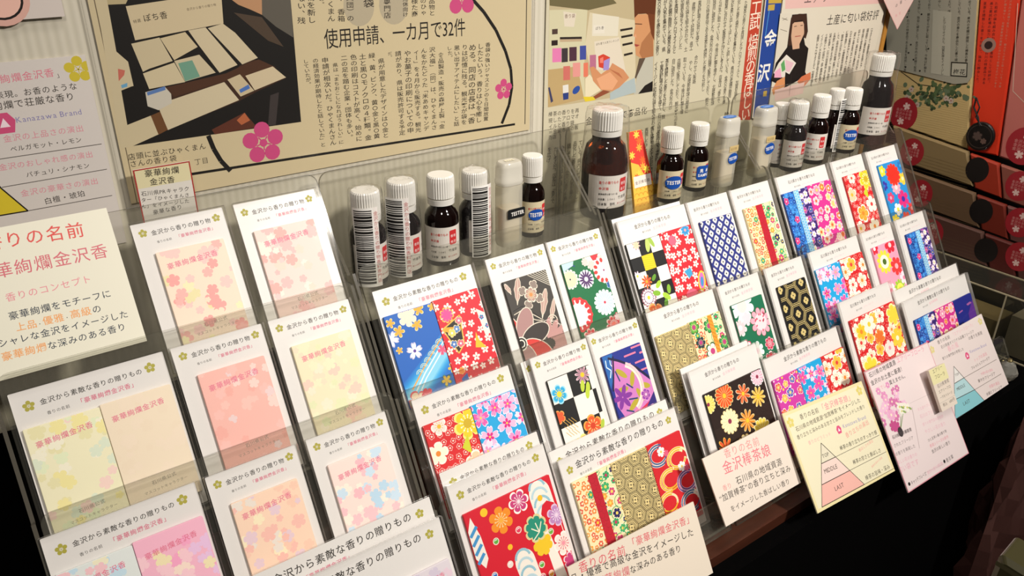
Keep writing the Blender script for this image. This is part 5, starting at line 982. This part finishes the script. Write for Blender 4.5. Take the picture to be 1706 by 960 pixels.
pp('#1c1812', (460, 380), (562, 385), (558, 475), (456, 468)); pp('#a09c8c', (466, 388), (556, 392), (552, 468), (462, 462)); tx('梅花', (470, 455), (548, 458), '#1c1812', .02)
c.emit(m, g.pt, 2e-5, 2e-5); m.build('header_label', r_)
def d_b():
    for x in (690, 660, 620): vt(corp(22), (x + 50, 10), (x, 520), '#5a120c', 4)
    for x in (830, 800): vt(corp(30), (x, -20), (x - 70, 540), '#b8705a', 3)
    q = P(690, 278); c.ell(q[0], q[1], 9, 9, '#8a6a5e'); c.ell(q[0], q[1], 5, 5, '#241210')
packet(XS, [(640, -60), (892, -60), (742, 960), (560, 925)], '#c83218', d_b, 'bright red packet with eyelet and small lettering, upper row')
def d_c(): round_sticker(905, 900, 21); c.path([P(870, 20), P(840, 560), P(920, 640)], .8, '#b8a090')
packet(XS - .002, [(898, -60), (1200, -60), (1200, 1120), (752, 965)], '#a85e56', d_c, 'dull pink packet with red round sticker at right edge, upper row')
g = side_frame(XS - .008); P = onf(g, zoom(1460, 0, 908 / 246)); q = P(635, 840); q0 = P(615, 600); root = thing('charm', g.pt(*q0), 'dark round hanging charm on a cord over the red packet', 'charm')
m = MB(); c = Cv(); m.prism(g, [(q[0] + 18 * math.cos(a), q[1] + 19 * math.sin(a)) for a in (2 * math.pi * i / 28 for i in range(28))], -.004, 0, C('#14100f', .3), None, .001); c.flower(q[0] - 3, q[1], 7, 6, 'plum', '#4a3a34', '#2a201c'); c.flower(q[0] + 6, q[1] + 5, 4, 6, 'plum', '#5a443c'); c.arc(q[0], q[1], 15, 0, 360, .8, '#3a302a', 24); c.emit(m, g.pt, 2e-5); m.build('medallion', root)
m = MB(); m.tube([g.pt(*P(615, 600)), g.pt(*P(600, 660)), g.pt(*P(625, 720)), g.pt(*P(635, 775))], .0012, C('#1c1210')); m.tube([g.pt(*P(615, 600)), g.pt(*P(635, 660)), g.pt(*P(612, 720)), g.pt(*P(645, 775))], .0010, C('#1c1210')); m.build('cord', root)
rows = (('second row', 0, 245), ('third row', 40, 500), ('fourth row', 90, 740))  # fading reflections built as packets, colours darkened row by row
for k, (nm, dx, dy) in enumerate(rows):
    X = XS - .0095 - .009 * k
    def d1(): 
        for i in range(12): c.line(P(60 + dx, 640 + dy + i * 20), P(560 + dx, 790 + dy + i * 20), .3, '#5c4c30')
        round_sticker(220 + dx * 1.3, 690 + dy, 17)
    packet(X, [(100 + dx, 530 + dy), (560 + dx, 690 + dy), (590 + dx, 905 + dy), (140 + dx, 742 + dy)], ('#7a6645', '#5c4632', '#4a3028')[k], d1, 'darkened beige packet copy with red sticker, as reflection, in the ' + nm)
    def d2(): q = P(620 + dx * .6, 800 + dy); c.ell(q[0], q[1], 15, 17, '#16100e')
    packet(X, [(575 + dx, 700 + dy), (752 + dx, 764 + dy), (765 + dx, 975 + dy), (600 + dx, 915 + dy)], ('#8c2a18', '#642014', '#481812')[k], d2, 'darkened red packet copy with dark emblem, as reflection, in the ' + nm)
    def d3(): round_sticker(880, 900 + dy - k * 30, 17)
    packet(X, [(762 + dx, 768 + dy), (1150 + dx, 905 + dy), (1150 + dx, 1120 + dy), (775 + dx, 980 + dy)], ('#7a4438', '#583430', '#482a24')[k], d3, 'darkened pink packet copy with red sticker at right edge, as reflection, in the ' + nm)

# clear case on the table
root = thing('clear_case', (1.085, .33, TT + .0003), 'empty looking clear acrylic case on the black table at right', 'case')
x0, x1, y0, y1, z1 = 1.020, 1.082, .12, .520, TT + .082; z0_ = TT + .0004
for nm, a, b in (('case_side', (x0, y0, z0_), (x0 + .003, y1, z1)), ('case_side', (x1 - .003, y0, z0_), (x1, y1, z1)), ('case_end', (x0 + .0035, y1 - .003, z0_), (x1 - .0035, y1, z1)), ('case_divider', (x0 + .0035, .36, z0_), (x1 - .0035, .363, z1 - .002)), ('case_lid', (x0, y0, z1 + .0003), (x1, y1, z1 + .003))):
    m = MB(); m.box(a, b, ACR); m.build(nm, root)
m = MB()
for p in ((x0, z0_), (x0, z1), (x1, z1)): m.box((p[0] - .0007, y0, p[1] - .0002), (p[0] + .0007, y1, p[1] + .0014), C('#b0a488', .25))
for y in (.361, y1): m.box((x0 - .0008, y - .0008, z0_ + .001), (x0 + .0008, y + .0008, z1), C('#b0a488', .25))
m.build('edge_glint', root)  # pale strips stand in for glints along the case edges
m = MB(); m.box((1.030, .365, TT + .002), (1.072, .51, TT + .040), noisy('gold_beige_paper', '#5a4c30', '#7a6a46', 30, .4)); tag(m.build('paper_box'), 'dull gold paper box inside the clear case', 'box')
m = MB(); m.box((1.030, .20, TT + .002), (1.072, .352, TT + .055), noisy('grey_beige_paper', '#57503f', '#6e6652', 30, .4)); tag(m.build('paper_box'), 'grey beige paper box at near end of the clear case', 'box')
# cut-glass ornament on the table
p = at(1681, 606, .318); o_ = Vector((p.x, p.y, TT + .0004)); root = thing('glass_ornament', o_, 'small faceted clear glass ornament on black table beside rightmost sign', 'ornament')
GLS = glassy('cut_glass', '#f4f0e4', .85, .02, 1.5); m = MB(); m.lathe(o_, [(.004, 0), (.009, .003), (.0125, .010), (.0125, .014), (.008, .022), (.003, .026)], GLS, 9); m.build('faceted_stone', root); m = MB(); m.lathe((o_[0], o_[1], o_[2] + .0255), [(.003, 0), (.0035, .002), (.002, .004)], C('#b8a878', .2, .5, .9), 12); m.build('metal_cap', root)
# crumpled wrapped bag and box by the table front at the far right
def bag(X0, X1, Z0, Z1, Y, seed, mat, label, dep=.05):
    R = rnd(seed); nx, nz = 26, 30; g = [[None] * (nx + 1) for _ in range(nz + 1)]; m = MB(); k = m.mat(mat)
    for j in range(nz + 1):
        for i in range(nx + 1):
            a, b = i / nx, j / nz; fold = math.sin(a * 23 + b * 9 + seed) * .006 + math.sin(a * 9 - b * 17) * .008 + R.uniform(-.004, .004); bul = math.sin(math.pi * a) ** .6 * math.sin(math.pi * (b * .86 + .07)) ** .6 * dep
            g[j][i] = Vector((X0 + (X1 - X0) * a, Y - bul - fold * (bul > .004), Z0 + (Z1 - Z0) * b))
    off = len(m.v)
    for j in range(nz + 1): m.v.extend(g[j])
    for j in range(nz + 1): m.v.extend([Vector((p.x, 2 * Y - p.y, p.z)) if 0 < i < nx and 0 < j < nz else Vector(p) for i, p in enumerate(g[j])])
    N = (nx + 1) * (nz + 1)
    for s_ in (0, N):
        for j in range(nz):
            for i in range(nx):
                q = (s_ + j * (nx + 1) + i, s_ + j * (nx + 1) + i + 1, s_ + (j + 1) * (nx + 1) + i + 1, s_ + (j + 1) * (nx + 1) + i); m.f.append(q if s_ == 0 else q[::-1]); m.m.append(k)
    return tag(m.build('wrapped_bag'), label, 'bag')
CELLO = clear('brown_cellophane', (.30, .22, .20), 1.5, .18, .55, '#6a4640', .4, 30)
b0, b1, b2 = at(1645, 830, .27), at(1690, 690, .27), at(1680, 1010, .27)
bag(b0.x, b0.x + .17, .002, b1.z, .262, 2, CELLO, 'tall crumpled dark brown cellophane bag at the lower right edge', .025)
f = Frame(at(1664, 925, .12), (.10, -1, -.12), (-.12, 0, -1)); root = thing('parcel', f.pt(45, f.o.z * 1000), 'pale olive wrapped parcel cut off by the lower right corner', 'parcel'); m = MB(); hh = f.o.z * 1000 / .9929; m.prism(f, rr(0, 0, 90, hh - 1, 3), -.03, 0, C('#3c3822', .3), None, .003); m.build('box_body', root); c = Cv(); c.rect(0, 4, 90, 3, '#4c4830'); c.rect(6, 12, 60, 30, '#565036'); m = MB(); c.emit(m, f.pt, .0003); m.build('paper_band', root)

for o in LINK: COL.objects.link(o)
